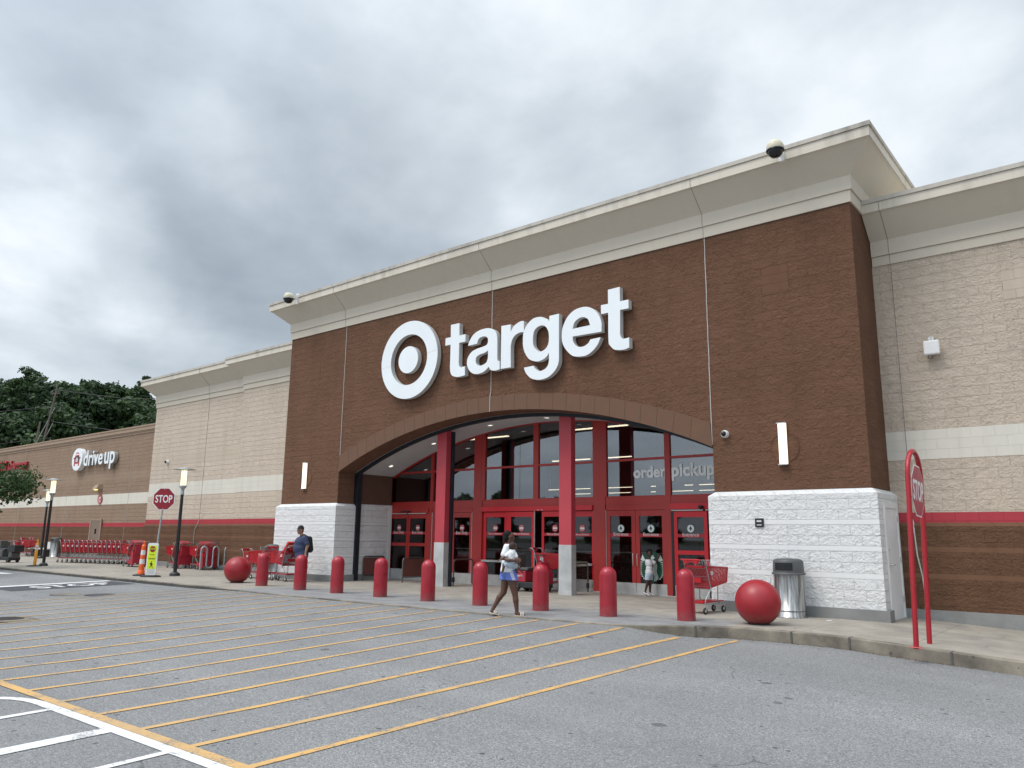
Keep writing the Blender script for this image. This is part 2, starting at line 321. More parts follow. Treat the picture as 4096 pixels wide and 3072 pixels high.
# people
M_skin = mat('brown_skin', (0.100, 0.046, 0.029), 0.5, var=0.08, vscale=9)
M_skin2 = mat('deep_brown_skin', (0.062, 0.030, 0.020), 0.5, var=0.08, vscale=9)
M_skin3 = mat('light_brown_skin', (0.34, 0.19, 0.13), 0.5, var=0.06, vscale=9)
M_hair = mat('black_hair', (0.010, 0.008, 0.008), 0.75, var=0.3, vscale=40, bumps=(60, 0.5, 0.006), spec=.2)
M_tee = mat('white_cotton', (0.74, 0.75, 0.78), 0.85, var=0.05, vscale=7, bumps=(16, 0.8, 0.02))
M_bshort = mat('periwinkle_shorts_cloth', (0.115, 0.19, 0.56), 0.7, var=0.10, vscale=9, bumps=(18, 0.7, 0.015))
M_lshort = mat('pale_blue_cloth', (0.47, 0.58, 0.68), 0.8, var=0.06, vscale=9, bumps=(18, 0.7, 0.015))
M_navyt = mat('slate_blue_shirt', (0.038, 0.055, 0.115), 0.85, var=0.12, vscale=6, bumps=(12, 0.8, 0.02))
M_blackcl = mat('black_cloth', (0.012, 0.012, 0.014), 0.8, var=0.2, vscale=8, bumps=(18, 0.6, 0.015))
M_sandal = mat('cream_sandal', (0.66, 0.58, 0.50), 0.6, var=0.05)
M_shoe = mat('white_trainer', (0.68, 0.62, 0.64), 0.6, var=0.12, vscale=30)
M_eye = mat('eye_white', (0.5, 0.5, 0.48), 0.3, var=0.02)

# ------------------------------------------------------------------ mesh helpers
def link(o, parent=None):
    col.objects.link(o)
    if parent is not None: o.parent = parent
    return o
def tag(o, label=None, cat=None, group=None, kind=None):
    if label: o['label'] = label
    if cat: o['category'] = cat
    if group: o['group'] = group
    if kind: o['kind'] = kind
    return o
def empty(name, loc, rz=0.0, label=None, cat=None, group=None, parent=None):
    o = bpy.data.objects.new(name, None); o.location = loc; o.rotation_euler = (0, 0, rz); o.empty_display_size = 0.1
    link(o, parent); return tag(o, label, cat, group)
class MB:
    def __init__(s): s.v = []; s.f = []; s.mi = []; s.sm = []; s.cur = 0; s.smooth = False
    def add(s, vs, fs, smooth=None):
        n = len(s.v); s.v += [tuple(map(float, p)) for p in vs]
        for f in fs: s.f.append(tuple(n + i for i in f)); s.mi.append(s.cur); s.sm.append(s.smooth if smooth is None else smooth)
        return s
    def box(s, x0, y0, z0, x1, y1, z1):
        return s.add([(x0,y0,z0),(x1,y0,z0),(x1,y1,z0),(x0,y1,z0),(x0,y0,z1),(x1,y0,z1),(x1,y1,z1),(x0,y1,z1)],
                     [(0,3,2,1),(4,5,6,7),(0,1,5,4),(1,2,6,5),(2,3,7,6),(3,0,4,7)])
    def cbox(s, c, d, rz=0.0, rx=0.0):
        R = Matrix.Rotation(rz, 3, 'Z') @ Matrix.Rotation(rx, 3, 'X'); vs = []
        for z in (-1, 1):
            for x, y in ((-1,-1),(1,-1),(1,1),(-1,1)): vs.append(Vector(c) + R @ Vector((x*d[0]/2, y*d[1]/2, z*d[2]/2)))
        return s.add(vs, [(0,3,2,1),(4,5,6,7),(0,1,5,4),(1,2,6,5),(2,3,7,6),(3,0,4,7)])
    def bar(s, a, b, w, h=None, up=(0,0,1)):
        a, b = Vector(a), Vector(b); d = (b - a).normalized(); h = h or w
        sd = d.cross(Vector(up))
        if sd.length < 1e-4: sd = d.cross(Vector((1,0,0)))
        sd.normalize(); u = sd.cross(d)
        vs = [p + sd*x*w/2 + u*y*h/2 for p in (a, b) for x, y in ((-1,-1),(1,-1),(1,1),(-1,1))]
        return s.add(vs, [(0,1,2,3),(7,6,5,4),(0,4,5,1),(1,5,6,2),(2,6,7,3),(3,7,4,0)])
    def tube(s, pts, r, n=8, cap=True, closed=False):
        pts = [Vector(p) for p in pts]; m = len(pts); rs = r if isinstance(r, (list, tuple)) else [r]*m
        base = len(s.v); prev = None; vs = []
        for i, p in enumerate(pts):
            if closed: d = (pts[(i+1) % m] - pts[i-1])
            else: d = (pts[min(i+1, m-1)] - pts[max(i-1, 0)])
            d.normalize()
            if prev is None:
                a = d.cross(Vector((0,0,1)))
                if a.length < 1e-3: a = d.cross(Vector((1,0,0)))
            else: a = prev - d * prev.dot(d)
            a.normalize(); prev = a; b = d.cross(a)
            for k in range(n):
                t = 2*PI*k/n; vs.append(p + (a*math.cos(t) + b*math.sin(t))*rs[i])
        fs = []
        for i in range(m if closed else m-1):
            j = (i+1) % m
            for k in range(n): fs.append((i*n+k, i*n+(k+1)%n, j*n+(k+1)%n, j*n+k))
        s.add(vs, fs, True)
        if cap and not closed:
            s.add([s.v[base+k] for k in range(n)], [tuple(range(n-1, -1, -1))], False); s.add([s.v[base+(m-1)*n+k] for k in range(n)], [tuple(range(n))], False)
        return s
    def lathe(s, prof, c=(0,0,0), n=24, sx=1, sy=1, axis='Z', cap=True):
        vs = []; m = len(prof)
        for r, z in prof:
            for k in range(n):
                t = 2*PI*k/n; x, y = r*math.cos(t)*sx, r*math.sin(t)*sy
                if axis == 'Z': vs.append((c[0]+x, c[1]+y, c[2]+z))
                elif axis == 'Y': vs.append((c[0]+x, c[1]+z, c[2]-y))
                else: vs.append((c[0]+z, c[1]+x, c[2]+y))
        fs = [(i*n+k, i*n+(k+1)%n, (i+1)*n+(k+1)%n, (i+1)*n+k) for i in range(m-1) for k in range(n)]
        b = len(s.v); s.add(vs, fs, True)
        if cap:
            if prof[0][0] > 1e-4: s.add(vs[:n], [tuple(range(n-1, -1, -1))], False)
            if prof[-1][0] > 1e-4: s.add(vs[-n:], [tuple(range(n))], False)
        return s
    def prism(s, loops, T, d0, d1, sides=True, smooth=False):
        """loops of 2D points (first = outer); T maps (a,b,depth)->xyz"""
        tri = tessellate_polygon([[Vector((p[0], p[1], 0)) for p in L] for L in loops])
        flat = [p for L in loops for p in L]; n = len(flat)
        s.add([T(p[0], p[1], d0) for p in flat] + [T(p[0], p[1], d1) for p in flat],
              [tuple(t) for t in tri] + [tuple(n+i for i in reversed(t)) for t in tri])
        if sides:
            off = 0
            for L in loops:
                m = len(L)
                s.add([T(p[0], p[1], d) for d in (d0, d1) for p in L], [(i, (i+1)%m, m+(i+1)%m, m+i) for i in range(m)], smooth)
        return s
    def build(s, name, mats, parent=None, loc=None, rot=None, bevel=0, fixn=True, autosm=True):
        me = bpy.data.meshes.new(name); me.from_pydata(s.v, [], s.f)
        if not isinstance(mats, (list, tuple)): mats = [mats]
        for m in mats: me.materials.append(m)
        me.polygons.foreach_set('material_index', s.mi); me.polygons.foreach_set('use_smooth', s.sm)
        me.update()
        if fixn:
            b = bmesh.new(); b.from_mesh(me); bmesh.ops.recalc_face_normals(b, faces=b.faces); b.to_mesh(me); b.free()
        o = bpy.data.objects.new(name, me)
        if loc is not None: o.location = loc
        if rot is not None: o.rotation_euler = rot
        link(o, parent)
        if bevel:
            md = o.modifiers.new('bevel', 'BEVEL'); md.width = bevel; md.segments = 2; md.limit_method = 'ANGLE'
        return o
TY = lambda a, b, d: (a, d, b)           # facade plane: (x, z, y)
def dup(root, loc, rz, name=None, label=None, scale=None, skip=()):
    r = root.copy(); col.objects.link(r); r.location = loc; r.rotation_euler = (0, 0, rz)
    if label: r['label'] = label
    if scale: r.scale = (scale,)*3
    for ch in root.children:
        if ch.name.split('.')[0] in skip: continue
        c = ch.copy(); col.objects.link(c); c.parent = r
        for g in ch.children:
            d = g.copy(); col.objects.link(d); d.parent = c
    return r
_tc = {}
def text_obj(name, body, width, mat_, origin, right=(1,0,0), up=(0,0,1), extrude=0.002, offset=0.0, parent=None, height=None, align='L', spacing=1.0, side=None):
    """lettering as a mesh; width = total width in metres"""
    cu = bpy.data.curves.new('t', 'FONT'); cu.body = body; cu.size = 1.0; cu.offset = offset; cu.resolution_u = 4
    cu.extrude = 0.5; cu.space_character = spacing
    o = bpy.data.objects.new('t', cu); col.objects.link(o)
    dg = bpy.context.evaluated_depsgraph_get(); me = bpy.data.meshes.new_from_object(o.evaluated_get(dg))
    bpy.data.objects.remove(o); bpy.data.curves.remove(cu)
    P = np.empty(len(me.vertices)*3); me.vertices.foreach_get('co', P); P = P.reshape(-1, 3)
    lo, hi = P.min(0), P.max(0); sx = width/(hi[0]-lo[0]); sy = sx if height is None else height/(hi[1]-lo[1])
    x = (P[:,0]-lo[0])*sx; y = P[:,1]*sy; z = P[:,2]
    if height is not None: y = (P[:,1]-lo[1])*sy
    if align == 'C': x = x - width/2
    R = np.array(right, float); U = np.array(up, float); Nn = np.cross(R, U); sidem = side
    Q = x[:,None]*R + y[:,None]*U + (z[:,None]+0.5)*extrude*Nn
    me.vertices.foreach_set('co', Q.reshape(-1)); me.update(); me.materials.clear(); me.materials.append(mat_)
    if side is not None:
        me.materials.append(side)
        for p in me.polygons: p.material_index = 0 if abs(p.normal.dot(Vector(Nn))) > .8 else 1  # side faces take the darker material, painted side shading
    me.name = name
    ob = bpy.data.objects.new(name, me); ob.location = origin; link(ob, parent); return ob
def smoothloop(st, sub=5):
    """'c x,y' corners and 's x,y' smooth points -> polyline (Catmull-Rom between smooth points)"""
    P = [(m[0], *map(float, m[1:].split(','))) for m in st.split()]; n = len(P); out = []
    for i in range(n):
        k, x, y = P[i]; k2, x2, y2 = P[(i+1) % n]; out.append((x, y))
        if k == 'c' and k2 == 'c': continue
        p1 = Vector((x, y)); p2 = Vector((x2, y2))
        p0 = Vector(P[i-1][1:]) if k == 's' else p1 - (p2-p1)*0.5
        p3 = Vector(P[(i+2) % n][1:]) if k2 == 's' else p2 + (p2-p1)*0.5
        for j in range(1, sub):
            t = j/sub
            q = 0.5*((2*p1) + (p2-p0)*t + (2*p0-5*p1+4*p2-p3)*t*t + (3*p1-p0-3*p2+p3)*t**3)
            out.append((q.x, q.y))
    return out
def circ(cx, cy, rx, ry=None, n=40, a0=0, a1=2*PI):
    ry = ry or rx; full = abs(a1-a0-2*PI) < 1e-6; m = n if full else n+1
    return [(cx+rx*math.cos(a0+(a1-a0)*i/n), cy+ry*math.sin(a0+(a1-a0)*i/n)) for i in range(m)]

# ------------------------------------------------------------------ ground
def sm01(t): t = min(max(t, 0), 1); return t*t*(3-2*t)
def H(X, Y):                                   # asphalt level
    a = -.185 - .010*max(0, -4.1-Y) if Y > -40 else -.185-.010*35.9
    s = (.62+.38*sm01((X+8)/3.5)) if X < 0 else 1-sm01((X-6.3)/1.4)
    r = .155*s*max(0, 1-max(0, -4.2-Y)/7)
    return a + r - .055*max(0, min(X, 15)-9.7)
def SW(X, Y=0): return -.055*max(0, min(X, 15)-9.7)   # pavement level
EDGE = [(-70,-4.15),(-8.6,-4.15),(-6.4,-4.18),(-5.2,-4.26),(-4.2,-4.32),(0,-4.32),(4,-4.26),(5.4,-4.2),(6.3,-4.12),(6.9,-3.9),(7.45,-3.45),(8.0,-3.08),(8.8,-3.0),(30,-3.0)]
def Yf(X):
    for (a, b), (c, d) in zip(EDGE, EDGE[1:]):
        if a <= X <= c: return b + (d-b)*(X-a)/(c-a)
    return -3.0
def axis(parts):
    out = []
    for a, b, st in parts:
        n = max(1, int(round((b-a)/st))); out += [a + (b-a)*i/n for i in range(n)]
    return out + [parts[-1][1]]
def sheet(name, xs, ys, zf, m, label=None):
    b = MB(); nx, ny = len(xs), len(ys)
    b.add([(x, y, zf(x, y)) for y in ys for x in xs], [(j*nx+i, j*nx+i+1, (j+1)*nx+i+1, (j+1)*nx+i) for j in range(ny-1) for i in range(nx-1)], True)
    return tag(b.build(name, m, fixn=False), kind='structure')
def asphalt():
    m, t, b, o = newmat('worn_asphalt')
    ag = noise(t, 95, 2, 0.8); ag2 = noise(t, 38, 4, 0.8); big = noise(t, 0.35, 5, 0.6); mid = noise(t, 2.3, 5, 0.6)
    g = t.nodes.new('ShaderNodeNewGeometry')
    v = t.nodes.new('ShaderNodeTexVoronoi'); v.inputs['Scale'].default_value = 95; t.links.new(g.outputs['Position'], v.inputs['Vector'])
    st = mth(t, 'ADD', mth(t, 'MULTIPLY', ag, 0.55), mth(t, 'MULTIPLY', ag2, 0.45))
    c = ramp(t, st, [(0.39, (0.080, 0.081, 0.083)), (0.5, (0.205, 0.206, 0.207)), (0.61, (0.41, 0.41, 0.408))])
    c = mixc(t, mth(t, 'MULTIPLY', ramp(t, big, [(0.35, 0.0), (0.7, 1.0)]), 0.35), c, (0.115, 0.115, 0.118))
    c = mixc(t, ramp(t, v.outputs['Color'], [(0.74, 0.0), (0.9, 0.6)]), c, (0.48, 0.48, 0.475))
    # tyre-worn lanes and rain-washed tone changes
    mw = t.nodes.new('ShaderNodeMapping'); mw.inputs['Scale'].default_value = (.10, .9, 1); mw.inputs['Rotation'].default_value = (0, 0, .06); t.links.new(g.outputs['Position'], mw.inputs[0])
    c = mixc(t, ramp(t, noise(t, 1.0, 4, .55, mw.outputs[0]), [(.38, 0.0), (.66, .34)]), c, (.13, .13, .132))
    c = mixc(t, ramp(t, noise(t, .8, 6, .68), [(.52, 0.0), (.75, .2)]), c, (.30, .298, .29))
    # oil and gum spots
    v2 = t.nodes.new('ShaderNodeTexVoronoi'); v2.inputs['Scale'].default_value = 2.1; t.links.new(g.outputs['Position'], v2.inputs['Vector'])
    s = t.nodes.new('ShaderNodeSeparateColor'); t.links.new(v2.outputs['Color'], s.inputs[0])
    rad = mth(t, 'MULTIPLY', mth(t, 'POWER', s.outputs[0], 5.5), 0.16)
    d = mth(t, 'ADD', v2.outputs['Distance'], mth(t, 'MULTIPLY', mth(t, 'SUBTRACT', noise(t, 9, 3, 0.6), 0.5), 0.12))
    sp = mth(t, 'MULTIPLY', mth(t, 'LESS_THAN', d, rad), 0.6)
    c = mixc(t, sp, c, (0.05, 0.052, 0.058))
    v3 = t.nodes.new('ShaderNodeTexVoronoi'); v3.inputs['Scale'].default_value = 7.0; t.links.new(g.outputs['Position'], v3.inputs['Vector'])
    s3 = t.nodes.new('ShaderNodeSeparateColor'); t.links.new(v3.outputs['Color'], s3.inputs[0])
    sp3 = mth(t, 'MULTIPLY', mth(t, 'LESS_THAN', v3.outputs['Distance'], mth(t, 'MULTIPLY', mth(t, 'POWER', s3.outputs[1], 4.5), 0.22)), 0.75)
    c = mixc(t, sp3, c, (0.04, 0.042, 0.048))
    # fine cracks
    v4 = t.nodes.new('ShaderNodeTexVoronoi'); v4.feature = 'DISTANCE_TO_EDGE'; v4.inputs['Scale'].default_value = 0.22
    wp = t.nodes.new('ShaderNodeVectorMath'); wp.operation = 'ADD'; nn = t.nodes.new('ShaderNodeTexNoise'); nn.inputs['Scale'].default_value = 1.8; nn.inputs['Detail'].default_value = 6
    sc = t.nodes.new('ShaderNodeVectorMath'); sc.operation = 'SCALE'; sc.inputs['Scale'].default_value = 0.45
    t.links.new(g.outputs['Position'], nn.inputs['Vector']); t.links.new(nn.outputs['Color'], sc.inputs[0]); t.links.new(g.outputs['Position'], wp.inputs[0]); t.links.new(sc.outputs[0], wp.inputs[1])
    t.links.new(wp.outputs[0], v4.inputs['Vector'])
    cr = mth(t, 'MULTIPLY', mth(t, 'LESS_THAN', v4.outputs['Distance'], 0.0022), mth(t, 'MULTIPLY', mth(t, 'GREATER_THAN', noise(t, 0.6, 3), 0.60), 0.45))
    c = mixc(t, cr, c, (0.035, 0.035, 0.04))
    t.links.new(c, b.inputs['Base Color']); b.inputs['Roughness'].default_value = 0.88; b.inputs['Specular IOR Level'].default_value = 0.3
    bump(t, b, st, 0.6, 0.006); return m
M_asph = asphalt()
def concrete(name, c, c2, joints=True, tanzone=False):
    m, t, b, o = newmat(name); g = t.nodes.new('ShaderNodeNewGeometry'); s = t.nodes.new('ShaderNodeSeparateXYZ'); t.links.new(g.outputs['Position'], s.inputs[0])
    f = noise(t, 60, 4, 0.7); mid = noise(t, 2.0, 6, 0.62); big = noise(t, 0.45, 4, 0.6)
    base = ramp(t, mth(t, 'ADD', mth(t, 'MULTIPLY', mid, 0.6), mth(t, 'MULTIPLY', big, 0.4)), [(0.34, c2), (0.64, c)])
    if tanzone:
        e = mth(t, 'ADD', s.outputs[1], mth(t, 'MULTIPLY', mth(t, 'SUBTRACT', big, 0.5), 1.2))
        zf = t.nodes.new('ShaderNodeMapRange'); zf.inputs['From Min'].default_value = -2.6; zf.inputs['From Max'].default_value = -1.6; t.links.new(e, zf.inputs['Value'])
        cz = mth(t, 'MULTIPLY', mth(t, 'GREATER_THAN', s.outputs[0], -5.4), mth(t, 'LESS_THAN', s.outputs[0], 7.9))
        base = mixc(t, mth(t, 'MULTIPLY', cz, mth(t, 'SUBTRACT', 1.0, zf.outputs[0])), base, ramp(t, mid, [(0.35, (0.205, 0.207, 0.21)), (0.65, (0.29, 0.29, 0.29))]))
    base = mixc(t, ramp(t, f, [(0.3, 0.25), (0.6, 0.0)]), base, tuple(x*0.5 for x in c2))
    v = t.nodes.new('ShaderNodeTexVoronoi'); v.inputs['Scale'].default_value = 5.5; t.links.new(g.outputs['Position'], v.inputs['Vector'])
    sc_ = t.nodes.new('ShaderNodeSeparateColor'); t.links.new(v.outputs['Color'], sc_.inputs[0])
    sp = mth(t, 'MULTIPLY', mth(t, 'LESS_THAN', v.outputs['Distance'], mth(t, 'MULTIPLY', mth(t, 'POWER', sc_.outputs[0], 4.0), 0.20)), 0.7)
    base = mixc(t, sp, base, (0.07, 0.065, 0.065))
    h = mth(t, 'MULTIPLY', f, 0.2)
    if joints:
        br = t.nodes.new('ShaderNodeTexBrick'); br.offset = 0.0; cv = t.nodes.new('ShaderNodeCombineXYZ')
        t.links.new(mth(t, 'ADD', s.outputs[0], 0.55), cv.inputs[0]); t.links.new(mth(t, 'ADD', s.outputs[1], 3.03), cv.inputs[1])
        t.links.new(cv.outputs[0], br.inputs['Vector']); br.inputs['Scale'].default_value = 1; br.inputs['Brick Width'].default_value = 1.62; br.inputs['Row Height'].default_value = 2.35
        br.inputs['Mortar Size'].default_value = 0.006; br.inputs['Mortar Smooth'].default_value = 0.2
        base = mixc(t, mth(t, 'MULTIPLY', br.outputs['Fac'], 0.65), base, (0.08, 0.075, 0.07))
        h = mth(t, 'SUBTRACT', h, br.outputs['Fac'])
    t.links.new(base, b.inputs['Base Color']); b.inputs['Roughness'].default_value = 0.85; b.inputs['Specular IOR Level'].default_value = 0.3
    bump(t, b, h, 0.7, 0.006); return m
M_pave = concrete('pavement_concrete', (0.40, 0.365, 0.31), (0.235, 0.215, 0.19), tanzone=True)
M_kerb = concrete('kerb_concrete', (0.36, 0.315, 0.25), (0.06, 0.056, 0.05), joints=False)
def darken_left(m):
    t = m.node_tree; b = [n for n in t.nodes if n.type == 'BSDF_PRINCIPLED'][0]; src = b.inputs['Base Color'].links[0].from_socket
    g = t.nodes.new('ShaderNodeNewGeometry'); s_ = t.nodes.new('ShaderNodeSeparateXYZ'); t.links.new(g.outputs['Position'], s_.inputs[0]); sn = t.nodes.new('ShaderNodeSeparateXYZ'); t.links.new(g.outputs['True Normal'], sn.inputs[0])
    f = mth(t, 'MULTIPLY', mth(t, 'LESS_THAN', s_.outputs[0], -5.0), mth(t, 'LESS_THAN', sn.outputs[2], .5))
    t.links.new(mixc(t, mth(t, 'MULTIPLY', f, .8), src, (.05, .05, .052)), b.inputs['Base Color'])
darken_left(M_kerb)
M_plinth = concrete('grey_plinth_concrete', (0.30, 0.305, 0.30), (0.20, 0.205, 0.20), joints=False)
xs = axis([(-400,-60,34),(-60,-12,2),(-12,-9.4,0.4),(-9.4,-4.4,0.2),(-4.4,6,0.65),(6,8,0.14),(8,16,0.5),(16,80,4)])
ys = axis([(-200,-40,20),(-40,-16,2),(-16,-11.2,0.4),(-11.2,-2.6,0.2)])
sheet('parking_lot', xs, ys, H, M_asph)
gm = mat('far_ground_turf', (0.07, 0.085, 0.04), 0.95, var=0.3, vscale=0.3)
gb = MB(); gb.box(-900, -900, -1.2, 900, 900, -0.95); tag(gb.build('ground', gm), kind='structure')
# pavement, its kerb
b = MB(); px_ = axis([(-70,-10,2),(-10,9.6,0.2),(9.6,30,0.4)]); pys = [0.15, 0.6, 1, 2, 3, 3.9]
vs_, fs_ = [], []
KW = lambda x: .16 if (x < -5.5 or x > 7.0) else .012
rows = [lambda x: Yf(x)+KW(x)] + [lambda x, q=q: q for q in (-2.2, -1, 0, 1.2, 2.47, 3.9)]
def sw_grid(b, rows, zf):
    n = len(px_); vs = [(x, r(x), zf(x)) for r in rows for x in px_]
    b.add(vs, [(j*n+i, j*n+i+1, (j+1)*n+i+1, (j+1)*n+i) for j in range(len(rows)-1) for i in range(n-1)], True)
sw_grid(b, rows, SW); tag(b.build('pavement', M_pave, fixn=False), kind='structure')
b = MB()
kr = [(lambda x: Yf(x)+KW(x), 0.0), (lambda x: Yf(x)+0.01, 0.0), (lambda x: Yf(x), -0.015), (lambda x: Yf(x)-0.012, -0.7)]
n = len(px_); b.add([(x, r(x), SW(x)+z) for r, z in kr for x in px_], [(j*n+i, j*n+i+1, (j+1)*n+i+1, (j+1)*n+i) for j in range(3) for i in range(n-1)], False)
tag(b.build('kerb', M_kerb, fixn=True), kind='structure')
# kerb joints with dirt, and leaf litter along the gutter
b = MB()
for x in (7.55, 9.05, 9.95, 11.35, 12.95): b.box(x-0.012, Yf(x)-0.018, SW(x)-0.2, x+0.012, Yf(x)+0.17, SW(x)+0.0035)
tag(b.build('kerb_joints', M_jointd), kind='structure')
b = MB()
for i in range(420):
    x = random.choice((random.uniform(7.3, 9.6), random.gauss(10.6, 0.5), random.uniform(7, 15))); y = Yf(x)-0.02-abs(random.gauss(0, 0.035)); a = random.uniform(0, PI); s_ = random.uniform(.008, .022)
    z = H(x, y)+0.006; b.add([(x-s_*math.cos(a), y-s_*math.sin(a), z), (x+s_*math.sin(a)*.5, y-s_*math.cos(a)*.5, z+.006), (x+s_*math.cos(a), y+s_*math.sin(a), z+.002), (x-s_*math.sin(a)*.5, y+s_*math.cos(a)*.5, z+.004)], [(0,1,2,3)])
tag(b.build('leaf_litter', mat('dry_leaf_litter', (0.16, 0.095, 0.05), 0.9, var=0.4, vscale=40), fixn=False), 'dry brown leaf litter lying in the gutter below the right hand kerb', 'leaves', kind='stuff')

# painted markings
def paint(name, c, wear):
    m, t, b, o = newmat(name); g = noise(t, 70, 4, 0.7); mid = noise(t, 3.0, 5, 0.65); big = noise(t, 0.5, 3)
    f = ramp(t, mth(t, 'ADD', mth(t, 'MULTIPLY', g, 0.55), mth(t, 'MULTIPLY', mid, 0.45)), [(0.50-wear*.5, 1.0), (0.63, 0.25)])
    g2 = t.nodes.new('ShaderNodeNewGeometry'); s2_ = t.nodes.new('ShaderNodeSeparateXYZ'); t.links.new(g2.outputs['Position'], s2_.inputs[0])
    old = t.nodes.new('ShaderNodeMapRange'); t.links.new(s2_.outputs[0], old.inputs['Value'])
    for k_, v_ in (('From Min', 8.5), ('From Max', -3.0), ('To Min', 0.04), ('To Max', 0.20 if wear > .07 else .10)): old.inputs[k_].default_value = v_
    col_ = mixc(t, f, tuple(x*0.62+.04 for x in c), c)
    col_ = mixc(t, mth(t, 'ADD', old.outputs[0], mth(t, 'MULTIPLY', ramp(t, big, [(.42, 0.0), (.62, 1.0)]), wear*2.2)), col_, (.24, .235, .225))
    worn = mth(t, 'GREATER_THAN', mth(t, 'ADD', mth(t, 'MULTIPLY', noise(t, 34, 4, .75), .55), mth(t, 'MULTIPLY', mid, .45)), .595-wear*.35)
    col_ = mixc(t, mth(t, 'MULTIPLY', worn, .8), col_, (.17, .17, .172))
    t.links.new(col_, b.inputs['Base Color']); b.inputs['Roughness'].default_value = 0.7
    bump(t, b, noise(t, 150, 2, 0.7), 0.4, 0.004); return m
M_ylw = paint('yellow_road_paint', (0.64, 0.37, 0.11), 0.12)
M_wht = paint('white_road_paint', (0.76, 0.76, 0.76), 0.05)
M_patch = mat('black_sealed_patch', (0.045, 0.047, 0.055), 0.8, var=0.15, vscale=5)
def strip(name, a, c, wd, m, lift=0.006, step=0.25, parent=None):
    a, c = Vector(a), Vector(c); L = (c-a).length; n = max(1, int(L/step)); d = (c-a).normalized(); s_ = Vector((-d.y, d.x))*wd/2; vs = []
    for i in range(n+1):
        p = a + (c-a)*i/n
        for q in (p-s_, p+s_): vs.append((q.x, q.y, H(q.x, q.y)+lift))
    b = MB(); b.add(vs, [(2*i, 2*i+1, 2*i+3, 2*i+2) for i in range(n)], False)
    return b
ends = []
for i in range(19):
    x0 = 8.31 - 0.868*i; x1 = 8.26 - 0.868*i + (0.02*i if i < 10 else 0.2)
    ye = Yf(x1) - 0.02 - (0.25 if i in (0, 1) else 0.06)
    b = strip('', (x0, -12.40), (x1, ye), 0.088, M_ylw)
    if -5 < x1 < 6.5: pass
    tag(b.build('yellow_line', M_ylw, fixn=False), kind='structure')
tag(strip('', (-14, -12.455), (8.37, -12.455), 0.11, M_ylw, 0.0075).build('yellow_border_line', M_ylw, fixn=False), kind='structure')
b = strip('', (4.7, -12.572), (8.8, -12.572), 0.12, M_wht)
pts = [(4.7,-12.572),(4.5,-12.60),(4.32,-12.66),(4.17,-12.76),(4.06,-12.9),(3.98,-13.1),(3.94,-13.6),(3.94,-16)]
for p, q in zip(pts, pts[1:]):
    s_ = strip('', p, q, 0.115, M_wht); b.add(s_.v, s_.f)
tag(b.build('white_border_line', M_wht, fixn=False), kind='structure')
for x, w_ in ((5.17, 0.10), (6.42, 0.20), (7.49, 0.09)):
    tag(strip('', (x-.03, -12.63), (x+.25, -16.8), w_, M_wht, 0.0065).build('white_hatch_line', M_wht, fixn=False), kind='structure')
tag(strip('', (-12.75, -8.2), (-12.55, -4.3), 0.38, M_wht).build('white_stop_bar', M_wht, fixn=False), kind='structure')
tag(strip('', (-11.55, -7.7), (-11.45, -4.35), 1.75, M_patch, 0.005).build('black_sealed_patch', M_patch, fixn=False), kind='structure')
t_ = text_obj('painted_stop_lettering', 'STOP', 2.15, M_wht, (-11.0, -6.9, H(-11.8, -6.9)+0.006), right=(0,1,0), up=(-1,0,0), extrude=0.004, height=.98, offset=0.01); t_.rotation_euler = (.0237, 0, 0); tag(t_, kind='structure')
tag(strip('', (-22.9, -5.1), (-19.2, -5.0), 0.35, M_wht).build('white_road_line', M_wht, fixn=False), kind='structure')
# drain and covers
b = MB(); b.lathe([(0.55, 0), (0.55, 0.012), (0, 0.012)], (-3.5, -10.05, H(-3.5,-10.05)-.002), 28); tag(b.build('drain_collar', M_kerb), kind='structure')
dr = empty('drain_cover', (-3.6, -10.15, H(-3.6,-10.15)+.01), 0, 'round iron drain grate set in a concrete collar in the crossing', 'drain')
b = MB(); b.lathe([(0.3, 0), (0.3, 0.012), (0.26, 0.012), (0.26, 0.006), (0, 0.006)], (0,0,0), 24)
for k in range(-4, 5): b.box(-0.24, k*.05-.01, .004, .24, k*.05+.01, .014)
b.build('grate', mat('cast_iron', (0.06, 0.055, 0.05), 0.7, 0.4), dr)
for i, (x, y, lb) in enumerate(((-8.45, -7.15, 'pale round concrete cover in the asphalt below the painted STOP'), (-7.6, -6.65, 'dark round cover in the asphalt nearer the kerb than the pale one'))):
    e = empty('manhole_cover', (x, y, H(x, y)+.004), 0, lb, 'manhole cover')
    b = MB(); b.lathe([(0.42, 0), (0.42, 0.012), (0.34, 0.014), (0, 0.014)], (0,0,-.004), 24); b.build('lid', M_kerb if i == 0 else M_patch, e, loc=(0, 0, -.006))

# ------------------------------------------------------------------ the store building
B = empty('store_building', (0, 0, 0), 0, 'large brown and cream block store with cream cornices and an arched red entrance', 'building')
XC = -0.08; XL, XR = -6.60, 6.44           # jambs of the entrance
def arc(z_spring, z_top, half, n=36, x0=None, x1=None, xc=XC):
    r = (half*half + (z_top-z_spring)**2)/(2*(z_top-z_spring)); zc = z_top - r
    x0 = xc-half if x0 is None else x0; x1 = xc+half if x1 is None else x1
    return [(x0+(x1-x0)*i/n, zc+math.sqrt(r*r-(x0+(x1-x0)*i/n-xc)**2)) for i in range(n+1)]
ARC_I = arc(3.47, 4.86, 6.52, x0=XL, x1=XR); ARC_O = arc(4.0, 5.29, 6.52, x0=XL+.03, x1=XR-.03)
TW = 9.68; ZT = 8.38
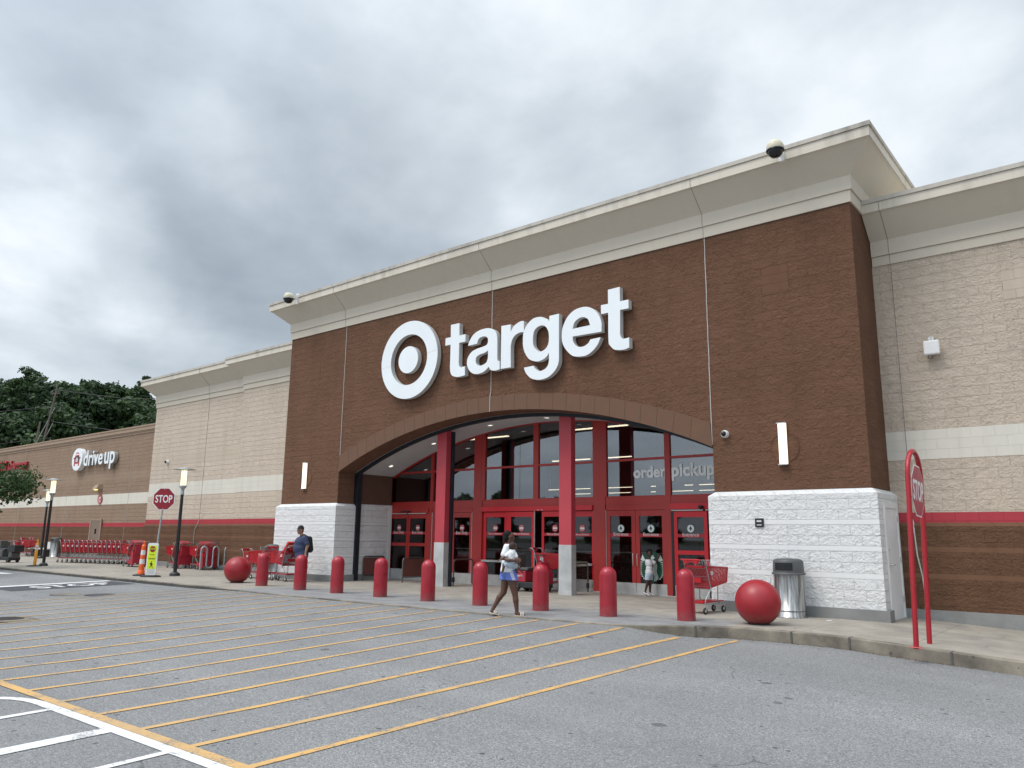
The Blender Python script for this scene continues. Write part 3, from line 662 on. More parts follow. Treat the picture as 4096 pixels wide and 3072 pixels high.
# tower front wall with the arched opening (solid, 0.67 deep)
b = MB(); loop = [(-TW, 0.0), (XL, 0.0)] + ARC_I + [(XR, 0.0), (TW, 0.0), (TW, ZT), (-TW, ZT)]
b.prism([loop], TY, 0.0, 0.67); b.build('tower_wall', M_brown, B)
for q in (TW-.4, -TW+.001):
    b = MB(); b.box(q, .672, 0, q+.399, 9, ZT); b.build('tower_side_wall', M_brown, B)
# smooth arch band, standing a touch proud
b = MB(); b.prism([ARC_O + ARC_I[::-1]], TY, -0.035, -0.0); b.build('arch_band', M_arch, B)
b = MB()
for i in range(1, 30):
    t = i/30; xo = XL+.03+(XR-XL-.06)*t; xi = XL+(XR-XL)*(t*.985+.0075)
    zo = ARC_O[0][1]; 
    def za(A, x):
        for (x0, z0), (x1, z1) in zip(A, A[1:]):
            if x0 <= x <= x1: return z0+(z1-z0)*(x-x0)/(x1-x0)
        return A[-1][1]
    b.bar((xi, -0.036, za(ARC_I, xi)+.005), (xo, -0.036, za(ARC_O, xo)-.005), 0.006, 0.004)
    b.build('arch_joint', mat('brown_joint', (0.10, 0.055, 0.033), 0.9), B); b = MB()
# white sealant lines
for x, z0, z1 in ((-6.58, 3.47, 8.37), (-0.09, 4.86, 8.36), (6.43, 3.52, 8.37)):
    b = MB(); pts = []
    for k in range(26):
        z = z0+(z1-z0)*k/25; pts.append((x+random.uniform(-.004, .004), -0.006 if not (z < 5.4 and abs(x) < 1) else -0.04, z))
    if abs(x) < 1: pts = [(p[0], -.042 if p[2] < 5.3 else -.006, p[2]) for p in pts]
    b.tube(pts, 0.011, 6); b.build('sealant_joint', M_joint, B)
# smooth block patches
for x0, x1 in ((7.73, 8.32), (-8.5, -7.9)):
    b = MB(); b.box(x0, -.006, 6.71, x1, .02, 7.32); b.build('smooth_block_patch', M_brown_s, B)
# white plinths
def plinth(x0, x1, y0, y1, name='white_plinth'):
    b = MB(); b.box(x0, y0, .20, x1, y1, 2.38)
    i = .12; b.add([(x0,y0,2.38),(x1,y0,2.38),(x1,y1,2.38),(x0,y1,2.38),(x0+i,y0+i,2.475),(x1-i,y0+i,2.475),(x1-i,y1,2.475),(x0+i,y1,2.475)], [(0,1,5,4),(1,2,6,5),(2,3,7,6),(3,0,4,7),(4,5,6,7)])
    return b.build(name, M_white, B)
plinth(-9.80, XL+.10, -.12, .69); plinth(XR-.10, 9.80, -.12, 1.372)
b = MB(); b.box(-9.86, -.2, -.05, XL+.16, .70, .2); b.build('concrete_footing', M_plinth, B)
b = MB(); b.box(XR-.16, -.2, -.1, 9.88, -.118, .2); b.box(9.802, -.117, -.1, 9.88, .12, .2); b.box(XR-.16, -.117, -.1, XR-.102, .69, .2); b.build('concrete_footing', M_plinth, B)
# side door of the right plinth
d = MB(); d.box(9.785, .30, -.02, 9.806, 1.16, 2.10); d_o = d.build('side_door', M_whitepaint, B)
d = MB(); d.box(9.80, .22, -.03, 9.825, .295, 2.2); d.box(9.80, 1.165, -.03, 9.825, 1.24, 2.2); d.box(9.80, .296, 2.105, 9.825, 1.164, 2.2); d.build('door_frame', M_whitepaint, d_o)
d = MB(); d.tube([(9.806,.38,1.02),(9.86,.38,1.02),(9.87,.40,1.02),(9.87,.52,1.02)], .012, 8); d.lathe([(.035,0),(.035,.012),(0,.012)], (9.806,.38,1.02), 14, axis='X'); d.build('handle', M_alu, d_o)
d = MB(); d.lathe([(.022,0),(.022,.015),(0,.015)], (9.806,.37,1.3), 12, axis='X'); d.build('lock', M_alu, d_o)
for z in (.3, 1.05, 1.85):
    d = MB(); d.box(9.806, 1.145, z, 9.83, 1.165, z+.11); d.build('hinge', M_alu, d_o)
# recess: side walls, soffit, arch underside black track
for sx, x, xx in ((-1, XL, XL-.3), (1, XR, XR+.3)):
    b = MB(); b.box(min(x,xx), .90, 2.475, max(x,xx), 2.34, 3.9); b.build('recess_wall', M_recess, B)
    b = MB(); xi = x-.02*sx*(-1)*-1
    b.box(min(x-.04*sx, xx), .90, .20, max(x-.04*sx, xx), 2.2, 2.40); b.build('recess_plinth', M_white, B)
    b = MB(); b.add([(x-.04*sx,.9,2.40),(x-.04*sx,2.2,2.40),(x,.9,2.473),(x,2.2,2.473)],[(0,1,3,2)]); b.build('plinth_cap', M_white, B)
    b = MB(); b.box(min(x-.05*sx, xx), 2.2, .0, max(x-.05*sx, xx), 2.34, 2.47); b.build('recess_trim', M_whitepaint, B)
    b = MB(); b.box(min(x-.07*sx, xx), .90, -.02, max(x-.07*sx, xx), 2.2, .2); b.build('concrete_footing', M_plinth, B)
    b = MB(); b.box(min(x-.16*sx, x), .70, 0, max(x-.16*sx, x), .74, 3.35); b.box(min(x-.13*sx, x+.02*sx), .74, 0, max(x-.13*sx, x+.02*sx), .90, 3.48); b.build('shutter_track', M_navy, B)
A2 = arc(3.47, 4.86, 6.52, x0=XL, x1=XR)
b = MB(); n = len(A2)
b.prism([[(x, z-.002) for x, z in A2] + [(x, z-.09) for x, z in A2][::-1]], TY, .69, .82); b.build('shutter_track', M_navy, B)
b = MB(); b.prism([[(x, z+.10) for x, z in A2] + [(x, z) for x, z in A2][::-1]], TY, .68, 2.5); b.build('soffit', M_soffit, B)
def arcz(x): return za(A2, min(max(x, XL+.001), XR-.001))
for x in (-5.9, -3.9, -1.5, .65, 2.9, 4.9):
    e = empty('downlight', (x, 1.62, arcz(x)), 0, None, 'ceiling light', 'round downlights in the entrance soffit'); e['label'] = 'small round downlight in the white soffit over the entrance'
    sl = math.atan2(arcz(x+.1)-arcz(x-.1), .2); e.rotation_euler = (0, -sl, 0)
    b = MB(); b.lathe([(.105, -.002), (.105, -.018), (.07, -.018)], (0,0,0), 20, cap=False); b.build('rim', M_whitepaint, e)
    b = MB(); b.lathe([(.07, -.016), (0, -.012)], (0,0,0), 20, cap=False); b.build('lens', M_down, e)
DL = ['leftmost round downlight in the arched soffit, above the exit doors', 'round downlight just left of the left red column', 'round downlight between the two red columns, nearer the left one', 'round downlight just left of the top of the right red column', 'round downlight just right of the right red column', 'rightmost round downlight in the soffit']
for o, l in zip([o for o in col.objects if o.name.startswith('downlight')], DL): o['label'] = l; del o['group']

# cornices
def cornice(prof, paths, name, m, parent=B):
    b = MB()
    for P, ins in paths:          # path points with outward corner directions
        vs = [(P[i][0]+o*ins[i][0], P[i][1]+o*ins[i][1], z) for o, z in prof for i in range(len(P))]
        n = len(P); b.add(vs, [(j*n+i, j*n+i+1, (j+1)*n+i+1, (j+1)*n+i) for j in range(len(prof)-1) for i in range(n-1)], False)
        m_ = len(prof)
        for e in (0, n-1): b.add([vs[j*n+e] for j in range(m_)], [tuple(range(m_))])
    return b.build(name, m, parent, fixn=True)
TP = [((-TW, 9), (-TW, 0), (TW, 0), (TW, 9))]; TI = [((-1, 0), (-1, -1), (1, -1), (1, 0))]
tp = list(zip(TP, TI))
cornice([(-.1,8.38),(.035,8.38),(.035,8.64),(.0,8.645)], tp, 'cornice_lower_band', M_eifs)
cornice([(-.1,8.645),(.07,8.645),(.07,8.95)], tp, 'cornice_upper_band', M_eifs)
cornice([(.07,8.95),(.56,9.395),(.60,9.415)], tp, 'cornice_cove', M_eifs)
cornice([(.60,9.415),(.63,9.415),(.63,9.625),(.60,9.63)], tp, 'cornice_fascia', M_fascia)
cornice([(.60,9.63),(.66,9.63),(.66,9.72),(-.4,9.74)], tp, 'cornice_coping', M_coping)
b = MB(); b.box(-TW+.3, .3, 8.4, TW-.3, 9, 9.70); b.build('parapet_core', M_eifs, B)
# joints across the tower cornice
b = MB()
for x in (-6.62, -.1, 6.42):
    for (o, z), (o2, z2) in (((.036,8.38),(.036,8.64)), ((.071,8.65),(.071,8.95)), ((.072,8.95),(.56,9.397)), ((.56,9.397),(.60,9.417)), ((.632,9.415),(.632,9.62))):
        b.bar((x, -o-.002, z), (x, -o2-.002, z2), .010, .006)
    b.build('cornice_joint', mat('stucco_joint', (0.22, 0.21, 0.19), 0.9), B); b = MB()

# wings: stacked bands
def wing(x0, x1, y, ztop, slab=.4, name='wing', trim=True):
    def bx(nm, m, z0, z1, yy=None, xx0=None, xx1=None):
        b = MB(); b.box(x0 if xx0 is None else xx0, y if yy is None else yy, z0, x1 if xx1 is None else xx1, y+slab, z1); return b.build(nm, m, B)
    bx('concrete_footing', M_plinth, -.45, .20 if x0 < 0 else .16, y-.13)
    bx('brown_base_wall', M_base, .20 if x0 < 0 else .16, 1.77, y-.06)
    b = MB(); b.add([(x0,y-.06,1.77),(x1,y-.06,1.77),(x0,y-.002,1.838),(x1,y-.002,1.838)], [(0,1,3,2)]); b.build('base_cap', M_brown_s, B)
    bx('red_stripe', M_stripe, 1.838, 2.04); bx('cream_wall', M_beige, 2.04, 3.10); bx('pale_band', M_band, 3.10, 3.70, y-.002)
    if x0 < -20:
        bx('cream_wall', M_beige, 3.70, 4.50); bx('smooth_cream_band', M_beige_s, 4.50, 4.92, y-.001); bx('cream_wall', M_beige, 4.92, ztop)
    else: bx('cream_wall', M_beige, 3.70, ztop)
wing(9.681, 30, 1.37, 7.34); wing(-14.83, -9.69, 1.37, 7.34); wing(-22.75, -14.831, 1.62, 7.34)
b = MB(); b.box(-22.75, 2.021, 0, -22.35, 12, 7.34); b.build('wing_end_wall', M_beige, B)
for x0, y, x1 in ((12.04, 1.37, 12.75), (-12.62, 1.37, -12.02)):
    b = MB(); b.box(x0, y-.005, 6.16, x1, y+.02, 6.76); b.build('smooth_block_patch', M_beige_s, B)
wp = [(((9.70, 1.37), (30, 1.37)), ((0, -1), (0, -1))),
      (((-14.83, 1.60), (-14.83, 1.37), (-9.70, 1.37)), ((-1, 0), (-1, -1), (0, -1)))]
wp2 = [(((-22.75, 12), (-22.75, 1.62), (-14.80, 1.62)), ((-1, 0), (-1, -1), (0, -1)))]
for P_, dzz in ((wp[:1], 0.0), (wp[1:], 0.0), (wp2, 0.004)):
    cornice([(-.1,7.33),(.035,7.33),(.035,7.54),(0,7.545)], P_, 'cornice_lower_band', M_eifs)
    cornice([(-.1,7.545),(.07,7.545),(.07,7.88+dzz)], P_, 'cornice_upper_band', M_eifs)
    cornice([(.07,7.88+dzz),(.54,8.34),(.58,8.36)], P_, 'cornice_cove', M_eifs)
    cornice([(.58,8.36),(.61,8.36),(.61,8.555),(.58,8.56)], P_, 'cornice_fascia', M_fascia)
    cornice([(.58,8.56),(.64,8.56),(.64,8.65+dzz),(-.4,8.665+dzz)], P_, 'cornice_coping', M_coping)
b = MB(); b.box(9.7, 1.6, 7.3, 30, 9, 8.64); b.box(-14.6, 1.6, 7.3, -9.75, 9, 8.64); b.box(-22.4, 1.9, 7.3, -14.61, 9, 8.64); b.build('parapet_core', M_eifs, B)
b = MB()
for x, y in ((10.06, 1.37), (-17.95, 1.62)):
    for (o, z), (o2, z2) in (((.036,7.33),(.036,7.54)), ((.071,7.55),(.071,7.88)), ((.072,7.88),(.54,8.342)), ((.54,8.342),(.58,8.36)), ((.612,8.36),(.612,8.55))):
        b.bar((x, y-o-.002, z), (x, y-o2-.002, z2), .012, .006)
b.bar((10.06, 1.364, 2.05), (10.06, 1.364, 7.33), .012, .008); b.bar((-17.95, 1.614, 2.05), (-17.95, 1.614, 7.33), .01, .008)
b.build('cornice_joint', mat('stucco_joint', (0.22, 0.21, 0.19), 0.9), B)
for pts in ([(10.02,1.36,2.0),(10.07,1.35,1.85),(10.08,1.30,1.7),(10.1,1.3,1.2),(10.16,1.3,.8),(10.2,1.3,.2)], [(-17.95,1.61,2.0),(-17.97,1.55,1.8),(-18.15,1.55,1.6),(-18.15,1.55,1.0)]):
    b = MB(); b.tube(pts, .014, 6); b.build('sealant_joint', M_joint, B)
# low drive-up wing, tan
YD = 3.5
def tbx(nm, m, x0, x1, z0, z1, y=YD):
    b = MB(); b.box(x0, y, z0, x1, YD+.4, z1); return b.build(nm, m, B)
XE = -74
tbx('concrete_footing', M_plinth, XE, -22.2, -.3, .17, YD-.1); tbx('brown_base_wall', M_base, XE, -22.2, .17, 1.74, YD-.05); tbx('red_stripe', M_stripe, XE, -22.2, 1.74, 1.95)
tbx('tan_wall', M_tan, XE, -22.2, 1.95, 2.96); tbx('pale_band', M_band, XE, -22.2, 2.96, 3.53, YD-.002); tbx('tan_wall', M_tan, XE, -22.2, 3.53, 4.27)
tbx('smooth_tan_band', M_tan_s, XE, -22.2, 4.27, 4.72, YD-.001); tbx('tan_wall', M_tan, XE, -22.2, 4.72, 6.72)
for z0, z1, o in ((6.70, 6.80, .04), (6.80, 6.86, .075), (6.86, 7.05, .11), (7.05, 7.13, .14)):
    tbx('tan_cornice', M_tancorn, XE, -22.2, z0, z1, YD-o)
b = MB(); b.box(XE, YD+.42, 0, -22.6, 20, 6.6); b.box(-22, 9.1, 5.7, 30, 62, 8.2); b.build('roof_block', M_tancorn, B)
for x in (-28.85, -36.87, -44.3, -52.3):
    b = MB(); b.bar((x, YD-.006, 1.95), (x, YD-.006, 6.7), .016, .01); b.bar((x, YD-.056, .17), (x, YD-.056, 1.74), .016, .01); b.build('sealant_joint', M_joint, B)
d = MB(); d.box(-32.9, YD-.07, .1, -31.7, YD-.04, 2.08); do = d.build('service_door', M_tan_door, B)
d = MB(); d.box(-33.02, YD-.09, .1, -32.9, YD-.03, 2.16); d.box(-31.7, YD-.09, .1, -31.6, YD-.03, 2.16); d.box(-32.9, YD-.09, 2.08, -31.7, YD-.03, 2.16); d.build('door_frame', M_tancorn, do)
d = MB(); d.box(-32.35, YD-.08, 1.35, -32.15, YD-.065, 1.62); d.build('door_pane', M_tinted, do)
d = MB(); d.tube([(-32.82,YD-.09,1.0),(-32.82,YD-.14,1.0),(-32.7,YD-.14,1.0)], .014, 6); d.build('handle', M_alu, do)

# entrance columns (inside the arch opening)
for i, sx in enumerate((-1, 1)):
    x0, x1 = (-2.92, -2.53) if sx < 0 else (1.67, 2.06); zt = min(arcz(x0), arcz(x1))
    b = MB(); b.box(x0, .80, 1.27, x1, 1.0, zt+.06)
    c = b.build('entrance_column', M_redcol, B)
    b = MB(); b.box(x0-.008, .792, .10, x1+.008, 1.008, 1.27); b.box(x0-.014, .785, 0, x1+.014, 1.015, .10); b.build('steel_wrap', M_plate, c, bevel=.004)
    if sx < 0:
        b = MB(); b.box(x1-.10, 1.02, 0, x1+.06, 1.12, zt-.01); b.build('shutter_track', M_navy, B)
b = MB(); b.tube([(-1.72, 1.5, 4.5), (-1.72, 1.5, 2.6)], .006, 5)
cz_ = b.build('shutter_chain', M_black, B)

# ------------------------------------------------------------------ shopfront in the plane y = 2.4
YS = 2.40
def fr(b, x0, x1, z0, z1, y0=None, y1=None): b.box(x0, YS if y0 is None else y0, z0, x1, YS+.10 if y1 is None else y1, z1)
F = MB()
for x0, x1 in ((-6.80,-6.72), (-2.81,-2.43), (1.71,2.11), (6.25,6.6)): fr(F, x0, x1, 0, 2.58, YS-.04)
fr(F, -6.80, 6.6, 2.36, 2.56, YS-.02)
F.build('shopfront_frame', M_red, B)
W = MB()
AT = arc(3.50, 4.92, 6.52, x0=XL-.2 if False else XL, x1=XR)
def topz(x): return za(AT, min(max(x, XL), XR)) - .06
wins = [(-6.72,-4.75),(-4.63,-2.81),(-2.35,-.43),(-.24,1.70),(2.15,3.96),(4.12,6.3)]
xs_b = sorted(set([-6.80] + [e for w_ in wins for e in w_] + [6.6]))
# arched head member and mullions of the transom
hd = [(x, z+.0) for x, z in AT]
F2 = MB(); F2.prism([[(x, z) for x, z in AT] + [(x, z-.09) for x, z in AT][::-1]], TY, YS-.03, YS+.10); F2.build('arched_head_frame', M_red, B)
for (a, c) in ((-6.80,-6.72),(-4.75,-4.63),(-2.81,-2.35),(-.43,-.24),(1.70,2.15),(3.96,4.12),(6.3,6.6)):
    m_ = MB(); zz = topz(max(a, XL+.05))-.02 if a < 0 else topz(min(c, XR-.05))-.02
    pts = [(a, 2.561), (c, 2.561), (c, topz(c)-.02), (a, topz(a)-.02)]
    m_.prism([pts], TY, YS-.012, YS+.09); m_.build('mullion', M_red, B)
for k, (a, c) in enumerate(wins):
    f = MB(); f.box(a, YS, 3.54, c, YS+.06, 3.605); f.box(a, YS, 2.561, c, YS+.06, 2.59); fo = f.build('transom_window', M_red, B)
    n = 10; pts = [(a, 2.59), (c, 2.59)] + [(c-(c-a)*i/n, topz(c-(c-a)*i/n)-.02) for i in range(n+1)]
    if k == 0:
        g = MB(); g.prism([pts], TY, YS+.034, YS+.04); g.build('pane', M_glass, fo)
        g = MB(); g.prism([pts], TY, YS+.10, YS+.12); g.build('dark_reflection_sheet', mat('painted_reflection_red', (0.055, 0.006, 0.008), 0.6), fo)  # added sheet, its dark red stands in for reflections and the dim interior
    else:
        g = MB(); g.prism([pts], TY, YS+.034, YS+.04); g.build('pane', M_glass, fo)
# doors ------------------------------------------------------
def decal(parent, x, z, kind, y):
    T = lambda a, b_, d_: (a, d_, b_)
    g = MB(); R_ = .105 if kind != 'go' else .115; yy = y-.002
    if kind == 'go':
        g.cur = 0; g.prism([circ(x, z, R_)], T, yy, yy-.001); g.cur = 1; g.prism([circ(x, z, R_*.84)], T, yy-.0012, yy-.002)
        g.cur = 2; g.prism([[(x-.012,z-.06),(x+.012,z-.06),(x+.012,z-.01),(x+.05,z-.03),(x,z+.075),(x-.05,z-.03),(x-.012,z-.01)]], T, yy-.0022, yy-.003)
        g.build('arrow_sticker', [M_green, M_vinylw, M_black], parent)
    else:
        g.cur = 0; g.prism([circ(x, z, R_)], T, yy, yy-.001); g.cur = 1; g.prism([[(x-.075,z-.028),(x+.075,z-.028),(x+.075,z+.028),(x-.075,z+.028)]], T, yy-.0012, yy-.002)
        s_ = g.build('no_entry_sticker', [M_signred, M_vinylw], parent)
        text_obj('sticker_text', 'DO NOT', .13, M_vinylw, (x, yy-.0012, z+.042), extrude=.0008, parent=parent, align='C', height=.032)
        text_obj('sticker_text', 'ENTER', .13, M_vinylw, (x, yy-.0012, z-.074), extrude=.0008, parent=parent, align='C', height=.032)
def door(x0, x1, z1, y, stile=.11, mid=None, sign=None, kick=.32, bar_=None, m=M_red, top=.15, dec=True, gl=None, hinge=0, kmat=None):
    b = MB(); t_ = .045
    b.box(x0, y, kick, x0+stile, y+t_, z1); b.box(x1-stile, y, kick, x1, y+t_, z1); b.box(x0+stile, y, z1-top, x1-stile, y+t_, z1)
    if mid: b.box(x0+stile, y, mid-.05, x1-stile, y+t_, mid+.05)
    D_ = b.build('door', m, B)
    b = MB(); b.box(x0+stile, y+.018, kick, x1-stile, y+.024, z1-top); b.build('pane', gl or M_glassd, D_)
    b = MB(); b.box(x0, y-.004, .03, x1, y+t_, kick-.001); b.build('kick_plate', kmat or M_alu, D_)
    cx = (x0+x1)/2; w_ = x1-x0-2*stile
    if dec:
        zz = 1.50
        b = MB(); b.box(x0+stile, y+.006, zz, x1-stile, y+.014, zz+.085); b.build('lettered_band', M_signred, D_)
        text_obj('band_text', sign, min(w_*.72, .075*len(sign)*.62+.08), M_vinylw, (cx, y+.0055, zz+.025), extrude=.001, parent=D_, align='C')
        decal(D_, cx, 1.72, 'go' if sign == 'Entrance' else 'no', y+.016)
    if bar_:
        b = MB(); b.bar((x0+stile, y+.07, bar_), (x1-stile, y+.07, bar_), .025, .03); b.build('push_bar', M_alu, D_)
    if hinge:
        xx = x0-.012 if hinge < 0 else x1+.002
        b = MB(); b.box(xx, y-.02, .02, xx+.012, y+.01, z1+.02); b.build('hinge', M_signside, D_)
    return D_
# exit sliding pair
door(-6.66, -5.765, 2.17, YS-.02, .075, 1.17, 'Exit Only', kick=.36, kmat=M_plate, top=.14); door(-5.745, -4.86, 2.17, YS-.02, .075, 1.17, 'Exit Only', kick=.36, kmat=M_plate, top=.14)
b = MB(); b.box(-6.72, YS-.06, 2.205, -4.78, YS+.06, 2.36); hh_ = b.build('sliding_door_header', M_red, B)
b = MB(); b.box(-6.62, YS-.075, 2.18, -5.8, YS-.045, 2.20); b.box(-5.72, YS-.075, 2.18, -4.88, YS-.045, 2.20); b.build('header_trim', M_signside, hh_)
b = MB(); b.box(-6.05, YS-.13, 2.235, -5.62, YS-.06, 2.275); b.build('motion_sensor', M_black, hh_)
b = MB(); fr(b, -4.86, -4.66, 0, 2.36, YS-.02); fr(b, -2.85, -2.81, 0, 2.36, YS-.01); fr(b, -4.64, -2.86, 2.21, 2.359, YS-.01); b.build('door_post', M_red, B)
# exit hinged pair
door(-4.63, -3.76, 2.20, YS, .10, None, 'Exit Only', bar_=1.08, hinge=-1); door(-3.74, -2.865, 2.20, YS, .10, None, 'Exit Only', bar_=1.08, hinge=1)
# centre sliding group
b = MB(); b.box(-2.43, YS-.09, 2.22, 1.71, YS+.06, 2.36); hh_ = b.build('sliding_door_header', M_redb, B)
for x in (-.2, -.06): 
    b = MB(); b.box(x, YS-.1, 2.235, x+.05, YS-.09, 2.26); b.build('sensor', M_signside, hh_)
door(-2.42, -1.42, 2.20, YS+.02, .13, None, 'Not an Entrance', bar_=1.08, m=M_redb)
door(-1.34, -.34, 2.20, YS-.05, .10, None, 'Not an Entrance', bar_=1.08, m=M_redb, hinge=1)
door(-.07, .87, 2.20, YS-.05, .08, None, 'Not an Entrance', bar_=1.08, m=M_redb)
door(.90, 1.70, 2.20, YS+.02, .07, None, 'Not an Entrance', bar_=1.08, m=M_redb)
b = MB(); b.box(-1.415, YS-.03, 0, -1.345, YS+.05, 2.215); b.build('door_post', M_redb, B)
b = MB(); b.box(-2.4, YS-.07, .70, -1.44, YS-.03, .76); b.box(.92, YS-.07, .70, 1.68, YS-.03, .76); b.build('guard_bar', M_alu, B)
# entrance hinged pair
e1 = door(2.125, 3.035, 2.20, YS, .12, None, 'Entrance', bar_=1.08, hinge=-1, kick=.30); e2 = door(3.045, 3.955, 2.20, YS, .12, None, 'Entrance', bar_=1.08, hinge=1, kick=.30)
b = MB(); b.box(2.12, YS-.01, 2.21, 3.96, YS+.08, 2.359); fr(b, 3.96, 4.12, 0, 2.58, YS-.03); b.build('door_post', M_red, B)
for D_, x in ((e1, 2.975), (e2, 3.105)):
    b = MB(); b.tube([(x, YS, 1.06), (x, YS-.05, 1.06), (x, YS-.06, 1.04), (x, YS-.06, .76), (x, YS-.05, .74), (x, YS, .74)], .011, 8); b.build('handle', M_alu, D_)
# round coffee emblem on the right leaf: green disc, white tail bars and wavy hair lines
T2 = lambda a, c_, d_: (a, d_, c_); y_e = YS+.012; cx, cz = 3.50, .735; R_ = .395
g = MB(); g.cur = 0; g.prism([circ(cx, cz, R_)], T2, y_e, y_e-.001); g.cur = 1
for sx in (-1, 1):
    for k in range(9):
        z = cz+.13-.052*k; ro = math.sqrt(max(0, R_*R_*.96-(z-cz)**2)); ri = max(ro-.12+.008*k, .05)
        if ro <= .06: continue
        p = [(cx+sx*ro, z), (cx+sx*(ri+.02), z-.012), (cx+sx*ri, z-.030), (cx+sx*(ro-.005), z-.026)]; g.prism([p], T2, y_e-.0014, y_e-.002)
    g.prism([[(cx+sx*.33, cz+.17), (cx+sx*.24, cz+.13), (cx+sx*.19, cz+.17), (cx+sx*.27, cz+.31), (cx+sx*.30, cz+.22)]], T2, y_e-.0014, y_e-.002)
    for q in (.045, .085, .125):
        pts = [(cx+sx*(q+.018*math.sin(t*2.6)+.01*t), cz+.10-.12*t) for t in [i*.35 for i in range(12)] if (cx-(cx+sx*q))**2+(.10-.12*t)**2 < .14]
        L_ = [(x-.010, z) for x, z in pts] + [(x+.010, z) for x, z in pts][::-1]
        if len(L_) > 4: g.prism([L_], T2, y_e-.0014, y_e-.002)
g.prism([[(cx-.10,cz+.24),(cx-.05,cz+.19),(cx+.05,cz+.19),(cx+.10,cz+.24),(cx+.06,cz+.25),(cx+.05,cz+.32),(cx+.02,cz+.26),(cx,cz+.35),(cx-.02,cz+.26),(cx-.05,cz+.32),(cx-.06,cz+.25)]], T2, y_e-.0014, y_e-.002)
g.build('round_green_emblem', [M_green, M_vinylw], e2)
# entrance sliding doors
b = MB(); b.box(4.12, YS-.09, 2.21, 6.25, YS+.05, 2.36); hh_ = b.build('sliding_door_header', M_redb, B)
b = MB(); b.box(4.17, YS-.105, 2.17, 5.05, YS-.08, 2.195); b.box(5.12, YS-.105, 2.17, 6.1, YS-.08, 2.195); b.build('header_trim', M_signside, hh_)
b = MB(); b.lathe([(0, -.07), (.05, -.05), (.075, 0), (.06, .02)], (5.02, YS-.15, 2.27), 16); b.build('motion_sensor', M_black, hh_)
door(4.20, 5.13, 2.16, YS-.04, .10, 1.12, 'Entrance', kick=.30, m=M_redb); door(5.15, 6.05, 2.16, YS+.02, .10, 1.12, 'Entrance', kick=.30, m=M_redb)
b = MB(); b.box(4.12, YS-.04, 0, 4.19, YS-.0, 2.2); b.build('dark_gap_strip', M_black, B)  # solid black strip, painted in place of the dark gap
b = MB(); b.box(-6.8, YS-.05, 0.001, 6.5, YS+.1, .028); b.build('threshold', M_alu, B)
# lettering on the transom glass
for body, x, w_ in (('order', 3.00, .99), ('pickup', 4.15, 1.22)):
    o = text_obj('window_lettering', body, w_, M_frost, (x, YS+.020, 3.075), extrude=.004, offset=.032, parent=B)

# ------------------------------------------------------------------ what shows through the glass
b = MB(); b.box(-9, YS+.12, -.02, 12, 26, 0.004); b.box(-22, 26.001, -.02, 12, 60, 0.004); tag(b.build('store_floor', M_infloor), kind='structure')
for q in ((-9.3, 2.6, -9, 14), (12, 2.6, 12.3, 60), (-22, 14.01, -9.01, 14.3), (-22.3, 14.01, -22.01, 60), (-22, 60, 12, 60.3)):
    b = MB(); b.box(q[0], q[1], 0, q[2], q[3], 5.29); b.build('interior_wall', M_interior, B)
b = MB(); b.box(-22.3, 2.6, 5.3, 12.3, 60.3, 5.6); b.box(-9.3, 1.4, 5.12, 9.2, 2.6, 5.4); b.build('interior_ceiling', M_inceil, B)
b = MB(); b.box(-6.9, 2.52, 0, -6.75, 6.2, 4.9); b.box(-4.70, 2.55, 0, -4.55, 5.4, 4.9); b.box(-6.7, 5.4, 0, -4.7, 5.5, 4.9); b.build('vestibule_wall', M_inred, B)
b = MB()
for x0, x1 in ((-3.0,-2.8),(-.9,-.7),(1.6,1.9),(2.9,3.02),(4.9,5.1),(6.2,6.5)): b.box(x0, 6.2, 0, x1, 6.36, 5.28)
b.box(-4.5, 6.21, 2.3, 6.2, 6.35, 2.6); b.build('inner_door_frame', M_inred, B)
b = MB()
for x, y in ((-1.2, 9.5), (3.4, 8.2), (4.6, 12.5), (8.3, 10.0)): b.box(x, y, 0, x+.5, y+.5, 5.29)
b.build('interior_column', M_interior, B)
k = 0
for y in (3.6, 10, 26, 31, 37, 44, 53):
    for x in (-3.6, .6, 4.8, 9.0) if y < 9 else ((-3.2, 6.4) if y < 12 else (-17, -11, -5, 1, 7)):
        L_ = 2.4 if y < 10 else (4.2 if y < 25 else 5.4); z = 4.72 if y < 4 else 4.55
        if y < 4 and x > 5: continue
        e = empty('strip_light', (x+.35*((k*7) % 3), y, z), 0, ('lit strip light nearest the glass inside the store' if y < 4 else 'lit strip light on the store ceiling seen through the upper windows'), 'ceiling light', 'strip lights inside the store'); k += 1
        b = MB(); b.box(-L_/2, -.08, .03, L_/2, .08, .10); b.box(-.9, -.01, .1, -.88, .01, 5.3-z); b.box(.88, -.01, .1, .9, .01, 5.3-z); b.build('housing', M_whitepaint, e)
        b = MB(); b.box(-L_/2+.02, -.05, 0.0, L_/2-.02, .05, .029); b.build('tube', M_strip, e)
SL = [o for o in col.objects if o.name.startswith('strip_light')]
for o in SL:
    if o.location.y < 4:
        o['label'] = {0:'lit strip light behind the glass just right of the left column', 1:'lit strip light behind the glass between the two columns'}.get(0 if o.location.x < -2 else (1 if o.location.x < 3 else 2), 'lit strip light behind the glass right of the right column'); del o['group']
